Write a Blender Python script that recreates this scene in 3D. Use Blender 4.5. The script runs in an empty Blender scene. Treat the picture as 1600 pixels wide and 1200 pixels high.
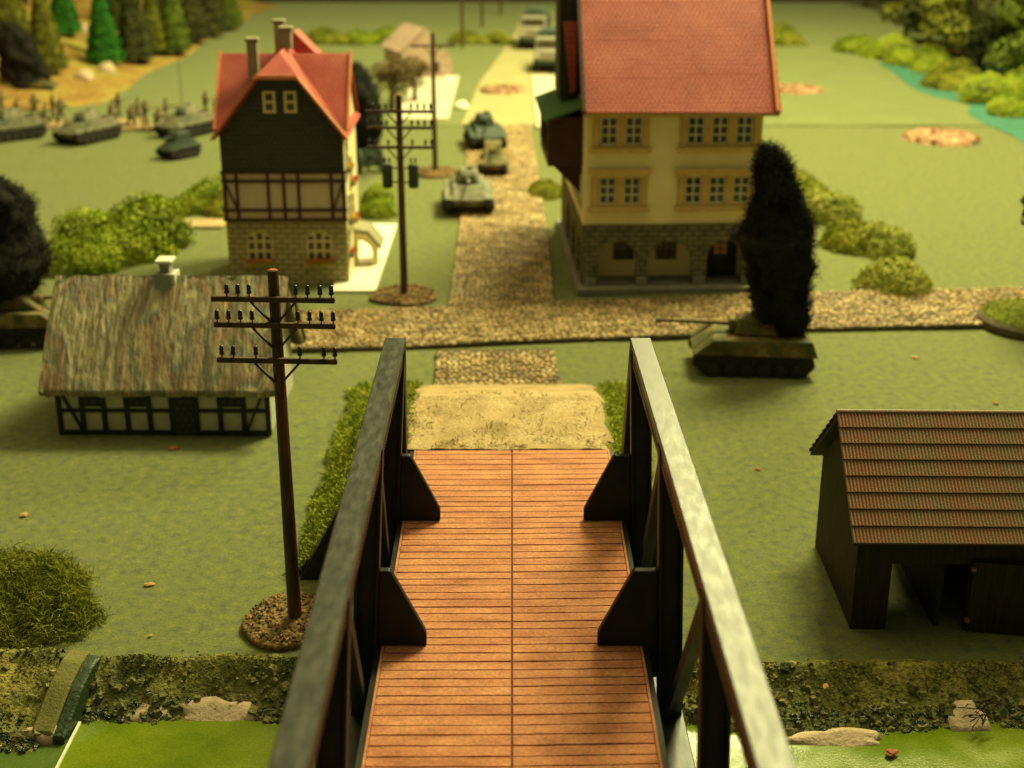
import bpy, bmesh, math, random
import numpy as np
from mathutils import Vector, Matrix, noise
R = math.radians
SC = bpy.context.scene
COL = SC.collection

# ------------------------------------------------------------------ camera, world, lamps, exposure
CAM_H, FPX, PITCH = 11.7, 2120.0, R(20.67)
cam = bpy.data.cameras.new('camera'); camo = bpy.data.objects.new('camera', cam); COL.objects.link(camo)
camo.location = (0, 0, CAM_H); camo.rotation_euler = (R(90) - PITCH, 0, 0)
cam.sensor_width = 36; cam.lens = FPX / 1600 * 36; cam.clip_start = .1; cam.clip_end = 600
cam.dof.use_dof = True; cam.dof.focus_distance = 20.5; cam.dof.aperture_fstop = 0.38
SC.camera = camo

world = bpy.data.worlds.new('World'); SC.world = world; world.use_nodes = True
wb = world.node_tree.nodes['Background']; wb.inputs[0].default_value = (1, .91, .40, 1); wb.inputs[1].default_value = .145

def area(name, loc, target, size, power, col):
    l = bpy.data.lights.new(name, 'AREA'); l.energy = power; l.color = col; l.shape = 'DISK'; l.size = size
    o = bpy.data.objects.new(name, l); COL.objects.link(o); o.location = loc
    o.rotation_euler = (Vector(target) - Vector(loc)).to_track_quat('-Z', 'Y').to_euler()
    return o
WARM = (1, .93, .41)
area('ceiling_lamp', (19, 56, 45), (4, 46, 0), 18, 58000, WARM)
area('far_ceiling_lamp', (17, 94, 44), (0, 80, 0), 12, 40000, WARM)
area('ceiling_bounce', (8, 52, 56), (8, 52, 0), 90, 27000, WARM)                # the lit white ceiling over the table

vs = SC.view_settings; vs.view_transform = 'Standard'; vs.look = 'None'; vs.exposure = 0; vs.gamma = 1
SC.render.engine = 'CYCLES'
SC.cycles.use_denoising = True; SC.cycles.max_bounces = 6; SC.cycles.diffuse_bounces = 3

def at(px, py, z=0.0):
    """ground point (height z) seen at photograph pixel px, py"""
    v = py - 600; den = FPX * math.sin(PITCH) + v * math.cos(PITCH); num = FPX * math.cos(PITCH) - v * math.sin(PITCH)
    t = (CAM_H - z) / den
    return ((px - 800) * t, num * t, z)

# ------------------------------------------------------------------ helpers
rnd = random.Random(7)
def tag(o, label=None, cat=None, group=None, kind=None):
    for k, v in (('label', label), ('category', cat), ('group', group), ('kind', kind)):
        if v: o[k] = v
    return o
def empty(name, loc=(0, 0, 0), rz=0, **kw):
    o = bpy.data.objects.new(name, None); COL.objects.link(o); o.location = loc; o.rotation_euler = (0, 0, rz); o.empty_display_size = .2
    return tag(o, **kw)
def link(name, me, mat=None, parent=None, loc=None, rot=None, scale=None, **kw):
    o = bpy.data.objects.new(name, me); COL.objects.link(o)
    if mat and not me.materials: me.materials.append(mat)
    if parent: o.parent = parent
    if loc: o.location = loc
    if rot: o.rotation_euler = rot
    if scale: o.scale = scale if hasattr(scale, '__len__') else (scale,) * 3
    return tag(o, **kw)
def copy_tree(o, parent=None):
    c = o.copy(); COL.objects.link(c)
    if parent: c.parent = parent
    for ch in list(o.children): copy_tree(ch, c)
    return c

class MB:
    def __init__(s): s.v = []; s.f = []
    def add(s, vs_, fs):
        n = len(s.v); s.v += [tuple(p) for p in vs_]; s.f += [tuple(i + n for i in f) for f in fs]; return s
    def box(s, c, d, rot=None, taper=1.0):
        x, y, z = d[0] / 2, d[1] / 2, d[2] / 2
        P = [Vector((sx * x * (taper if sz > 0 else 1), sy * y * (taper if sz > 0 else 1), sz * z)) for sz in (-1, 1) for sy in (-1, 1) for sx in (-1, 1)]
        if rot: M = Matrix.Rotation(rot[2], 3, 'Z') @ Matrix.Rotation(rot[1], 3, 'Y') @ Matrix.Rotation(rot[0], 3, 'X'); P = [M @ p for p in P]
        c = Vector(c)
        return s.add([p + c for p in P], [(0, 2, 3, 1), (4, 5, 7, 6), (0, 1, 5, 4), (2, 6, 7, 3), (0, 4, 6, 2), (1, 3, 7, 5)])
    def bx(s, x0, x1, y0, y1, z0, z1): return s.box(((x0 + x1) / 2, (y0 + y1) / 2, (z0 + z1) / 2), (abs(x1 - x0), abs(y1 - y0), abs(z1 - z0)))
    def bar(s, p0, p1, w, h, up=(0, 0, 1)):
        p0, p1 = Vector(p0), Vector(p1); d = (p1 - p0).normalized(); u = Vector(up)
        if abs(d.dot(u)) > .99: u = Vector((0, 1, 0))
        a = d.cross(u).normalized(); b = a.cross(d).normalized()
        P = [p + a * (i * w / 2) + b * (j * h / 2) for p in (p0, p1) for i, j in ((-1, -1), (1, -1), (1, 1), (-1, 1))]
        return s.add(P, [(3, 2, 1, 0), (4, 5, 6, 7), (0, 1, 5, 4), (1, 2, 6, 5), (2, 3, 7, 6), (3, 0, 4, 7)])
    def cyl(s, p0, p1, r0, r1=None, n=12, cap=True):
        r1 = r0 if r1 is None else r1; p0, p1 = Vector(p0), Vector(p1); d = (p1 - p0).normalized()
        u = Vector((0, 0, 1)) if abs(d.z) < .9 else Vector((1, 0, 0)); a = d.cross(u).normalized(); b = d.cross(a)
        P = [p + (a * math.cos(t) + b * math.sin(t)) * r for p, r in ((p0, r0), (p1, r1)) for t in [2 * math.pi * i / n for i in range(n)]]
        F = [(i, (i + 1) % n, n + (i + 1) % n, n + i) for i in range(n)]
        if cap: F += [tuple(range(n - 1, -1, -1)), tuple(range(n, 2 * n))]
        return s.add(P, F)
    def prism(s, poly, a, b, axis='y'):
        n = len(poly)
        def m(p, t): return (p[0], t, p[1]) if axis == 'y' else ((t, p[0], p[1]) if axis == 'x' else (p[0], p[1], t))
        return s.add([m(p, a) for p in poly] + [m(p, b) for p in poly],
                     [tuple(range(n - 1, -1, -1)), tuple(range(n, 2 * n))] + [(i, (i + 1) % n, n + (i + 1) % n, n + i) for i in range(n)])
    def slab(s, quad, t):
        """a thick plate on a quad of 3-D points"""
        q = [Vector(p) for p in quad]; nrm = (q[1] - q[0]).cross(q[-1] - q[0]).normalized() * t; n = len(q)
        return s.add(q + [p - nrm for p in q], [tuple(range(n)), tuple(range(2 * n - 1, n - 1, -1))] + [((i + 1) % n, i, n + i, n + (i + 1) % n) for i in range(n)])
    def lathe(s, prof, c=(0, 0, 0), n=14):
        P = []; F = []
        for r, z in prof: P += [(c[0] + r * math.cos(2 * math.pi * i / n), c[1] + r * math.sin(2 * math.pi * i / n), c[2] + z) for i in range(n)]
        for k in range(len(prof) - 1): F += [(k * n + i, k * n + (i + 1) % n, (k + 1) * n + (i + 1) % n, (k + 1) * n + i) for i in range(n)]
        F += [tuple(range(n - 1, -1, -1)), tuple(range((len(prof) - 1) * n, len(prof) * n))]
        return s.add(P, F)
    def mesh(s, name, mat=None, smooth=False, bevel=0):
        me = bpy.data.meshes.new(name); me.from_pydata(s.v, [], s.f)
        bm = bmesh.new(); bm.from_mesh(me)
        if bevel: bmesh.ops.bevel(bm, geom=bm.edges[:], offset=bevel, segments=1, affect='EDGES', clamp_overlap=True)
        bmesh.ops.recalc_face_normals(bm, faces=bm.faces[:]); bm.to_mesh(me); bm.free()
        if smooth: me.polygons.foreach_set('use_smooth', [True] * len(me.polygons))
        if mat: me.materials.append(mat)
        return me
    def build(s, name, mat, parent=None, smooth=False, bevel=0, loc=None, rot=None, **kw):
        return link(name, s.mesh(name, mat, smooth, bevel), None, parent, loc, rot, **kw)

def panel(outer, holes, y0, y1, name, mat, parent=None, axis='y', **kw):
    """flat wall in the xz plane (or yz with axis x) with holes cut through, y0..y1 thick"""
    bm = bmesh.new(); E = []
    for loop in [outer] + holes:
        V = [bm.verts.new((p[0], y0, p[1])) for p in loop]
        E += [bm.edges.new((V[i], V[(i + 1) % len(V)])) for i in range(len(V))]
    fc = [g for g in bmesh.ops.triangle_fill(bm, edges=E, use_beauty=True)['geom'] if isinstance(g, bmesh.types.BMFace)]
    # drop triangles that fell inside a hole
    def inside(p, L):
        c = False
        for i in range(len(L)):
            a, b = L[i], L[i - 1]
            if (a[1] > p[1]) != (b[1] > p[1]) and p[0] < (b[0] - a[0]) * (p[1] - a[1]) / (b[1] - a[1]) + a[0]: c = not c
        return c
    bad = [f for f in fc if any(inside((f.calc_center_median().x, f.calc_center_median().z), h) for h in holes)]
    if bad: bmesh.ops.delete(bm, geom=bad, context='FACES_ONLY')
    ex = bmesh.ops.extrude_face_region(bm, geom=bm.faces[:])
    bmesh.ops.translate(bm, verts=[g for g in ex['geom'] if isinstance(g, bmesh.types.BMVert)], vec=(0, y1 - y0, 0))
    bmesh.ops.recalc_face_normals(bm, faces=bm.faces[:])
    if axis == 'x':
        for v in bm.verts: v.co = (v.co.y, v.co.x, v.co.z)
        bmesh.ops.recalc_face_normals(bm, faces=bm.faces[:])
    me = bpy.data.meshes.new(name); bm.to_mesh(me); bm.free()
    return link(name, me, mat, parent, **kw)
def rect(x0, x1, z0, z1): return [(x0, z0), (x1, z0), (x1, z1), (x0, z1)]
def arch(x0, x1, z0, z1, n=8):
    r = (x1 - x0) / 2; c = (x0 + x1) / 2; zs = max(z0 + .05, z1 - r)
    return [(x0, z0), (x1, z0)] + [(c + r * math.cos(math.pi * i / n), zs + (z1 - zs) * math.sin(math.pi * i / n)) for i in range(n + 1)]

# ------------------------------------------------------------------ materials
def pm(name, cols, scale=3, rough=.8, bump=.0, bscale=None, detail=4, stretch=(1, 1, 1), spec=.3, island=0, lo=.3, hi=.7, distort=0, rvar=0, fine=None, metal=0, sheen=0):
    m = bpy.data.materials.new(name); m.use_nodes = True; nt = m.node_tree; N = nt.nodes; L = nt.links
    b = N['Principled BSDF']; b.inputs['Roughness'].default_value = rough; b.inputs['Specular IOR Level'].default_value = spec; b.inputs['Metallic'].default_value = metal; b.inputs['Sheen Weight'].default_value = sheen; b.inputs['Sheen Roughness'].default_value = .6; b.inputs['Sheen Tint'].default_value = (.85, 1, .6, 1)
    tc = N.new('ShaderNodeTexCoord'); mp = N.new('ShaderNodeMapping'); mp.inputs['Scale'].default_value = stretch; L.new(tc.outputs['Object'], mp.inputs[0])
    if len(cols) == 1 and not island: b.inputs['Base Color'].default_value = (*cols[0], 1)
    n1 = N.new('ShaderNodeTexNoise'); n1.inputs['Scale'].default_value = scale; n1.inputs['Detail'].default_value = detail; n1.inputs['Distortion'].default_value = distort; L.new(mp.outputs[0], n1.inputs['Vector'])
    cr = N.new('ShaderNodeValToRGB'); e = cr.color_ramp.elements
    for i, c in enumerate(cols):
        p = lo + (hi - lo) * i / max(1, len(cols) - 1)
        if i < 2 and i < len(e): e[i].position = p; e[i].color = (*c, 1)
        else: x = e.new(p); x.color = (*c, 1)
    if len(cols) == 1: e[1].color = (*cols[0], 1)
    L.new(n1.outputs['Fac'], cr.inputs[0]); out = cr.outputs[0]
    if fine:
        n3 = N.new('ShaderNodeTexNoise'); n3.inputs['Scale'].default_value = fine[0]; n3.inputs['Detail'].default_value = 3; L.new(mp.outputs[0], n3.inputs['Vector'])
        mr = N.new('ShaderNodeMapRange'); mr.inputs[1].default_value = .35; mr.inputs[2].default_value = .65; mr.inputs[3].default_value = 1 - fine[1]; mr.inputs[4].default_value = 1 + fine[1]; L.new(n3.outputs['Fac'], mr.inputs[0])
        mx = N.new('ShaderNodeVectorMath'); mx.operation = 'SCALE'; L.new(out, mx.inputs[0]); L.new(mr.outputs[0], mx.inputs['Scale']); out = mx.outputs[0]
    if island:
        g = N.new('ShaderNodeNewGeometry'); mr = N.new('ShaderNodeMapRange'); mr.inputs[3].default_value = 1 - island; mr.inputs[4].default_value = 1 + island; L.new(g.outputs['Random Per Island'], mr.inputs[0])
        mx = N.new('ShaderNodeVectorMath'); mx.operation = 'SCALE'; L.new(out, mx.inputs[0]); L.new(mr.outputs[0], mx.inputs['Scale']); out = mx.outputs[0]
    L.new(out, b.inputs['Base Color'])
    if rvar:
        mr = N.new('ShaderNodeMapRange'); mr.inputs[1].default_value = .35; mr.inputs[2].default_value = .65; mr.inputs[3].default_value = rough - rvar; mr.inputs[4].default_value = rough + rvar; L.new(n1.outputs['Fac'], mr.inputs[0]); L.new(mr.outputs[0], b.inputs['Roughness'])
    if bump:
        n2 = N.new('ShaderNodeTexNoise'); n2.inputs['Scale'].default_value = bscale or scale * 4; n2.inputs['Detail'].default_value = 4; L.new(mp.outputs[0], n2.inputs['Vector'])
        bp = N.new('ShaderNodeBump'); bp.inputs['Strength'].default_value = bump; bp.inputs['Distance'].default_value = .1; L.new(n2.outputs['Fac'], bp.inputs['Height']); L.new(bp.outputs[0], b.inputs['Normal'])
    return m

M = {}
M['felt'] = pm('felt', [(.076, .080, .044), (.108, .116, .040), (.122, .128, .038), (.160, .164, .030)], scale=5.0, detail=12, rough=.95, bump=.35, bscale=34, spec=.10, lo=.34, hi=.70, fine=(22.0, .20), sheen=.24)
M['felt_far'] = pm('felt_far', [(.108, .120, .040), (.128, .140, .043)], scale=.4, detail=6, rough=.95, bump=.3, bscale=8, spec=.15, fine=(3.0, .08), sheen=.28)
M['plank'] = pm('plank', [(.46, .150, .064), (.60, .220, .098), (.70, .295, .140)], scale=2.6, detail=9, rough=.62, bump=.6, bscale=60, spec=.4, island=.03, fine=(38, .26), stretch=(.6, 1.5, 1))
M['seam'] = pm('seam', [(.10, .028, .010), (.18, .055, .022)], scale=9, rough=.9)
M['steel'] = pm('steel', [(.010, .010, .009), (.022, .022, .018)], scale=2.2, rough=.5, spec=.14, rvar=.06, bump=.05, bscale=20)
M['chord'] = pm('chord', [(.020, .021, .017), (.034, .034, .026), (.060, .058, .043)], scale=5.0, detail=10, rough=.40, spec=.34, rvar=.045, bump=.04, bscale=26, stretch=(2.4, .7, 1), distort=.3, fine=(30, .25))
M['sand'] = pm('sand', [(.30, .21, .10), (.42, .30, .15), (.47, .35, .19)], scale=1.6, rough=.95, bump=.5, bscale=22, spec=.1, fine=(18, .22))
M['moss'] = pm('moss', [(.18, .23, .022), (.30, .34, .035), (.40, .41, .055)], scale=1.2, rough=.9, island=.45, spec=.1)
M['moss_ground'] = pm('moss_ground', [(.10, .12, .02), (.19, .21, .035)], scale=4, rough=.95, bump=.8, bscale=14, spec=.05)
M['cobble'] = pm('cobble', [(.20, .125, .05), (.38, .255, .105), (.58, .43, .21)], scale=1.6, detail=8, rough=.55, bump=.4, bscale=16, island=.30, spec=.45)
M['road_bed'] = pm('road_bed', [(.05, .04, .02), (.09, .068, .034)], scale=6, rough=.9, bump=.4)
M['road_edge'] = pm('road_edge', [(.06, .048, .022), (.10, .08, .036)], scale=6, rough=.8, bump=.4)
M['wood'] = pm('wood', [(.028, .014, .006), (.075, .034, .012), (.12, .055, .02)], scale=3, stretch=(3, 3, .5), rough=.55, bump=.3, bscale=10, spec=.4, lo=.35, hi=.72)
M['insulator'] = pm('insulator', [(.008, .006, .005), (.02, .012, .008)], rough=.25, spec=.6)
M['pole_base'] = pm('pole_base', [(.05, .045, .016), (.20, .125, .045), (.38, .22, .09)], scale=7, rough=.95, bump=1, bscale=16, fine=(14, .35))
M['rubble'] = pm('rubble', [(.09, .10, .03), (.19, .18, .042), (.36, .29, .065)], scale=.8, detail=10, rough=.85, bump=.7, bscale=22, spec=.25, fine=(14, .35))
M['rubble_stone'] = pm('rubble_stone', [(.08, .09, .028), (.17, .16, .045), (.28, .235, .075)], scale=2, rough=.75, bump=.6, bscale=20, island=.4, spec=.45)
M['wet'] = pm('wet', [(.022, .040, .014), (.06, .07, .024)], scale=3, rough=.22, bump=.6, bscale=20, spec=.6, island=.4)
M['flock'] = pm('flock', [(.10, .11, .03), (.19, .19, .04), (.30, .25, .05)], scale=1.5, rough=.95, island=.35, spec=.05)
M['straw'] = pm('straw', [(.26, .20, .09), (.40, .31, .14)], scale=2, rough=.9, island=.35, spec=.1)
M['bank_dark'] = pm('bank_dark', [(.015, .035, .010), (.03, .055, .015)], scale=3, rough=.5, bump=.3, spec=.5)
M['bank_olive'] = pm('bank_olive', [(.14, .135, .035), (.19, .175, .05)], scale=4, rough=.75, bump=.25, bscale=20)
M['foam'] = pm('foam', [(.46, .33, .21), (.58, .44, .30)], scale=3, rough=.9, bump=.35, bscale=14)
M['water'] = pm('water', [(.105, .155, .002), (.135, .185, .003), (.165, .21, .006)], scale=1.3, rough=.14, bump=.035, bscale=24, spec=.40, fine=(26, .14), rvar=.03)
M['water_dark'] = pm('water_dark', [(.05, .09, .010), (.075, .12, .014)], scale=1.3, rough=.25, bump=.10, bscale=20, spec=.5)
M['white_edge'] = pm('white_edge', [(.55, .57, .40), (.75, .75, .6)], scale=8, rough=.6)
M['thatch'] = pm('thatch', [(.10, .10, .07), (.26, .21, .12), (.17, .17, .115), (.36, .25, .15), (.13, .135, .095), (.42, .36, .20), (.24, .16, .10)], scale=.85, detail=6, rough=.85, stretch=(1.7, .42, .42), bump=.8, bscale=9, distort=3.2, lo=.28, hi=.72, spec=.2, fine=(14, .35))
M['plaster_old'] = pm('plaster_old', [(.42, .41, .32), (.55, .53, .42)], scale=4, rough=.9, bump=.2)
M['timber_black'] = pm('timber_black', [(.010, .010, .008), (.028, .025, .016)], scale=4, rough=.6, bump=.2)
M['plaster_pink'] = pm('plaster_pink', [(.48, .40, .30), (.55, .47, .36)], scale=2, rough=.85)
M['stone_tan'] = pm('stone_tan', [(.36, .31, .15), (.47, .40, .20)], scale=2.5, rough=.85, bump=.4, bscale=8)
M['slate'] = pm('slate', [(.032, .036, .030), (.050, .055, .045)], scale=6, stretch=(.4, 1, 2.5), rough=.62, bump=.3, bscale=9)
M['roof_red'] = pm('roof_red', [(.34, .045, .034), (.42, .066, .046), (.48, .10, .065)], scale=1.0, rough=.5, bump=.15, bscale=18, spec=.4, fine=(22, .12))
M['roof_trim'] = pm('roof_trim', [(.55, .17, .06), (.62, .22, .085)], scale=3, rough=.6)
M['wall_yellow'] = pm('wall_yellow', [(.70, .61, .33), (.78, .69, .39)], scale=1.1, rough=.75, bump=.1)
M['trim_tan'] = pm('trim_tan', [(.46, .30, .09), (.56, .38, .13)], scale=3, rough=.7)
M['stone_grey'] = pm('stone_grey', [(.11, .105, .062), (.17, .155, .09), (.22, .20, .12)], scale=3.5, rough=.85, bump=.7, bscale=7)
M['platform'] = pm('platform', [(.16, .155, .12), (.22, .21, .16)], scale=3, rough=.8, bump=.1)
M['win_white'] = pm('win_white', [(.55, .53, .42), (.62, .60, .48)], scale=5, rough=.6)
M['win_cream'] = pm('win_cream', [(.60, .50, .26), (.68, .57, .31)], scale=5, rough=.6)
M['glass_dark'] = pm('glass_dark', [(.035, .028, .014), (.07, .055, .028)], rough=.18, spec=.5)
M['glass_reflection'] = pm('glass_reflection', [(.35, .14, .02), (.55, .25, .05)], scale=9, rough=.25, spec=.5)  # orange reflection painted in as the pane's own colour
M['green_roof'] = pm('green_roof', [(.030, .085, .025), (.05, .12, .035)], scale=3, rough=.6)
M['brown_wood'] = pm('brown_wood', [(.030, .010, .006), (.055, .018, .010)], scale=3, rough=.6, stretch=(1, 1, 3))
M['tile_brown'] = pm('tile_brown', [(.22, .075, .032), (.21, .10, .045), (.17, .115, .055), (.30, .105, .048)], scale=1.3, rough=.55, bump=.15, bscale=30, spec=.4, lo=.3, hi=.7)
M['barn_wood'] = pm('barn_wood', [(.018, .012, .006), (.040, .026, .012)], scale=3, stretch=(6, 6, .4), rough=.7, bump=.5, bscale=6)
M['camo'] = pm('camo', [(.055, .060, .020), (.095, .095, .03), (.14, .085, .03), (.20, .17, .06)], scale=2.0, rough=.7, bump=.15, bscale=20, distort=.6, lo=.36, hi=.62, fine=(16, .2))
M['tank_green'] = pm('tank_green', [(.075, .085, .052), (.14, .14, .085), (.22, .19, .13)], scale=3.0, rough=.65, lo=.38, hi=.62)
M['tank_dark'] = pm('tank_dark', [(.025, .040, .028), (.05, .065, .042)], scale=3.0, rough=.6)
M['track'] = pm('track', [(.012, .010, .007), (.028, .022, .014)], scale=8, rough=.7, bump=.4)
M['smoke_wool'] = pm('smoke_wool', [(.008, .008, .006), (.028, .026, .019)], scale=2, rough=.95, island=.5, spec=.15)
M['tarp'] = pm('tarp', [(.04, .06, .042), (.065, .085, .06)], scale=3, rough=.8)
M['cab'] = pm('cab', [(.20, .19, .14), (.28, .25, .18)], scale=3, rough=.6)
M['khaki'] = pm('khaki', [(.10, .085, .04), (.17, .13, .065)], scale=8, rough=.8, island=.25)
M['lichen'] = pm('lichen', [(.15, .17, .02), (.25, .26, .03), (.34, .33, .05)], scale=1.5, rough=.9, island=.35, spec=.1)
M['clump'] = pm('clump', [(.10, .115, .012), (.20, .21, .02), (.32, .31, .04)], scale=2.5, rough=.9, island=.45, spec=.1)
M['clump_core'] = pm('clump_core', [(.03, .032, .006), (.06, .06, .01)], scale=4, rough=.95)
M['lichen_bright'] = pm('lichen_bright', [(.16, .22, .018), (.27, .33, .028), (.36, .40, .045)], scale=1.5, rough=.9, island=.3, spec=.1)
M['lichen_pale'] = pm('lichen_pale', [(.20, .22, .04), (.32, .34, .06), (.44, .42, .11)], scale=2.2, rough=.9, island=.3, spec=.1)
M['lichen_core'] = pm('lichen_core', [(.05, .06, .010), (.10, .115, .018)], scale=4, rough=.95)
M['leaf_dark'] = pm('leaf_dark', [(.040, .048, .016), (.095, .10, .030)], scale=1.2, rough=.85, island=.5, spec=.15)
M['leaf_olive'] = pm('leaf_olive', [(.095, .10, .014), (.21, .21, .028)], scale=1.2, rough=.85, island=.5, spec=.15)
M['leaf_green'] = pm('leaf_green', [(.065, .10, .014), (.17, .22, .028)], scale=1.2, rough=.85, island=.5, spec=.15)
M['leaf_brown'] = pm('leaf_brown', [(.10, .07, .03), (.19, .14, .06)], scale=1.5, rough=.9, island=.45, spec=.1)
M['fir_green'] = pm('fir_green', [(.018, .10, .012), (.055, .21, .022)], scale=2, rough=.8, island=.4, spec=.15)
M['bark'] = pm('bark', [(.03, .02, .01), (.07, .045, .02)], scale=5, rough=.9, bump=.5)
M['hill'] = pm('hill', [(.24, .12, .03), (.34, .22, .05), (.32, .29, .05)], scale=.35, rough=.95, bump=.5, bscale=6, fine=(3, .2))
M['teal'] = pm('teal', [(.022, .115, .078), (.038, .15, .10)], scale=1.0, rough=.6, spec=.4, bump=.1)
M['crater'] = pm('crater', [(.17, .075, .04), (.32, .17, .09), (.46, .32, .18)], scale=2.5, rough=.95, bump=.8, bscale=7, fine=(6, .25))
M['sand_road'] = pm('sand_road', [(.29, .26, .12), (.35, .31, .14)], scale=.8, rough=.95, bump=.2)
M['pale_stone'] = pm('pale_stone', [(.46, .41, .30), (.56, .51, .38)], scale=1.5, rough=.8, bump=.2)
M['path_white'] = pm('path_white', [(.70, .66, .50), (.80, .76, .60)], scale=1.5, rough=.7)
M['ruin'] = pm('ruin', [(.38, .27, .20), (.46, .34, .26), (.34, .21, .15)], scale=2, rough=.9, bump=.5)
M['terracotta'] = pm('terracotta', [(.24, .085, .02), (.30, .11, .03)], scale=.2, rough=.8)
M['room_dark'] = pm('room_dark', [(.05, .035, .02), (.07, .05, .03)], scale=.2, rough=.8)
M['chip'] = pm('chip', [(.38, .20, .06), (.55, .36, .14)], scale=9, rough=.9, bump=.4)
M['chip_red'] = pm('chip_red', [(.28, .09, .035), (.36, .14, .06)], scale=9, rough=.9)
M['flower_red'] = pm('flower_red', [(.55, .10, .03), (.62, .20, .06)], scale=9, rough=.8, island=.3)
M['flower_yellow'] = pm('flower_yellow', [(.60, .40, .05), (.66, .48, .09)], scale=9, rough=.8, island=.3)
M['chimney'] = pm('chimney', [(.22, .20, .12), (.30, .27, .17)], scale=4, rough=.85, bump=.3)
M['chim_white'] = pm('chim_white', [(.60, .57, .47), (.70, .67, .56)], scale=4, rough=.8, bump=.3)
M['chim_grey'] = pm('chim_grey', [(.22, .23, .19), (.30, .31, .26)], scale=4, rough=.8, bump=.3)

def swirl(m, cols):
    """marbled streaks: distorted bands mixed through a ramp, with fine straw streaks"""
    nt = M[m].node_tree; N = nt.nodes; L = nt.links; b = N['Principled BSDF']; tc = N.new('ShaderNodeTexCoord'); mp = N.new('ShaderNodeMapping'); mp.inputs['Scale'].default_value = (1, .55, .55); L.new(tc.outputs['Object'], mp.inputs[0])
    nz = N.new('ShaderNodeTexNoise'); nz.inputs['Scale'].default_value = .6; nz.inputs['Detail'].default_value = 1.5; L.new(mp.outputs[0], nz.inputs['Vector'])
    mu = N.new('ShaderNodeMath'); mu.operation = 'MULTIPLY'; mu.inputs[1].default_value = 8.0; L.new(nz.outputs['Fac'], mu.inputs[0])
    st = N.new('ShaderNodeMapping'); st.inputs['Scale'].default_value = (9, .8, .8); L.new(tc.outputs['Object'], st.inputs[0]); n2 = N.new('ShaderNodeTexNoise'); n2.inputs['Scale'].default_value = 2.5; n2.inputs['Detail'].default_value = 5; L.new(st.outputs[0], n2.inputs['Vector'])
    ad = N.new('ShaderNodeMath'); ad.operation = 'MULTIPLY_ADD'; ad.inputs[1].default_value = .55; L.new(n2.outputs['Fac'], ad.inputs[0]); L.new(mu.outputs[0], ad.inputs[2])
    fr = N.new('ShaderNodeMath'); fr.operation = 'PINGPONG'; fr.inputs[1].default_value = 1; L.new(ad.outputs[0], fr.inputs[0])
    cr = N.new('ShaderNodeValToRGB'); e = cr.color_ramp.elements
    for i, c in enumerate(cols):
        p = i / (len(cols) - 1)
        if i == 0: e[0].position = 0; e[0].color = (*c, 1)
        elif i == 1: e[1].position = p; e[1].color = (*c, 1)
        else: x = e.new(p); x.color = (*c, 1)
    L.new(fr.outputs[0], cr.inputs[0])
    mr = N.new('ShaderNodeMapRange'); mr.inputs[1].default_value = .3; mr.inputs[2].default_value = .7; mr.inputs[3].default_value = .65; mr.inputs[4].default_value = 1.35; L.new(n2.outputs['Fac'], mr.inputs[0])
    sc = N.new('ShaderNodeVectorMath'); sc.operation = 'SCALE'; L.new(cr.outputs[0], sc.inputs[0]); L.new(mr.outputs[0], sc.inputs['Scale']); L.new(sc.outputs[0], b.inputs['Base Color'])
swirl('thatch', [(.16, .16, .115), (.36, .30, .17), (.30, .20, .12), (.20, .20, .145), (.46, .39, .22), (.25, .22, .14)])

# ------------------------------------------------------------------ foliage meshes
def lobes(rg, n=9, amp=.35, k=3):
    D = rg.normal(size=(n, 3)); D /= np.linalg.norm(D, axis=1)[:, None]; A = rg.uniform(-amp * .6, amp, n)
    return lambda d: 1 + (A[None] * np.clip(d @ D.T, 0, 1) ** k).sum(1)
def dirs(rg, n, low=-.25):
    d = rg.normal(size=(n * 3, 3)); d /= np.linalg.norm(d, axis=1)[:, None]; return d[d[:, 2] > low][:n]
def strands(name, P, D, rg, length, width, curl, mat, seg=3):
    """thin curled ribbons starting at P along D"""
    n = len(P); pts = [P]; d = D.copy()
    for _ in range(seg):
        d = d + rg.normal(scale=curl, size=(n, 3)); d /= np.linalg.norm(d, axis=1)[:, None]
        pts.append(pts[-1] + d * (length * rg.uniform(.6, 1.3, (n, 1)) / seg))
    side = np.cross(D, rg.normal(size=(n, 3))); side /= np.linalg.norm(side, axis=1)[:, None] + 1e-9
    V = np.stack([np.stack([p - side * width * w, p + side * width * w], 1) for p, w in zip(pts, [.7, 1, .9, .75, .5, .3][:seg + 1])], 1).reshape(-1, 3)
    b = (np.arange(n) * (seg + 1) * 2)[:, None]
    F = np.concatenate([b + np.array([[2 * i, 2 * i + 1, 2 * i + 3, 2 * i + 2]]) for i in range(seg)], 0)
    me = bpy.data.meshes.new(name); me.from_pydata(V.tolist(), [], F.tolist()); me.materials.append(mat); return me
def flakes(name, P, N_, rg, size, mat):
    """small bent leaf faces around P"""
    n = len(P); a = np.cross(N_, rg.normal(size=(n, 3))); a /= np.linalg.norm(a, axis=1)[:, None] + 1e-9
    nn = N_ + rg.normal(scale=.7, size=(n, 3)); b = np.cross(nn, a); b /= np.linalg.norm(b, axis=1)[:, None] + 1e-9
    s = (size * rg.uniform(.6, 1.4, (n, 1))); V = np.stack([P - a * s, P - b * s * .55 + N_ * s * .2, P + a * s, P + b * s * .55 + N_ * s * .2], 1).reshape(-1, 3)
    F = (np.arange(n) * 4)[:, None] + np.array([[0, 1, 2, 3]])
    me = bpy.data.meshes.new(name); me.from_pydata(V.tolist(), [], F.tolist()); me.materials.append(mat); return me
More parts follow.
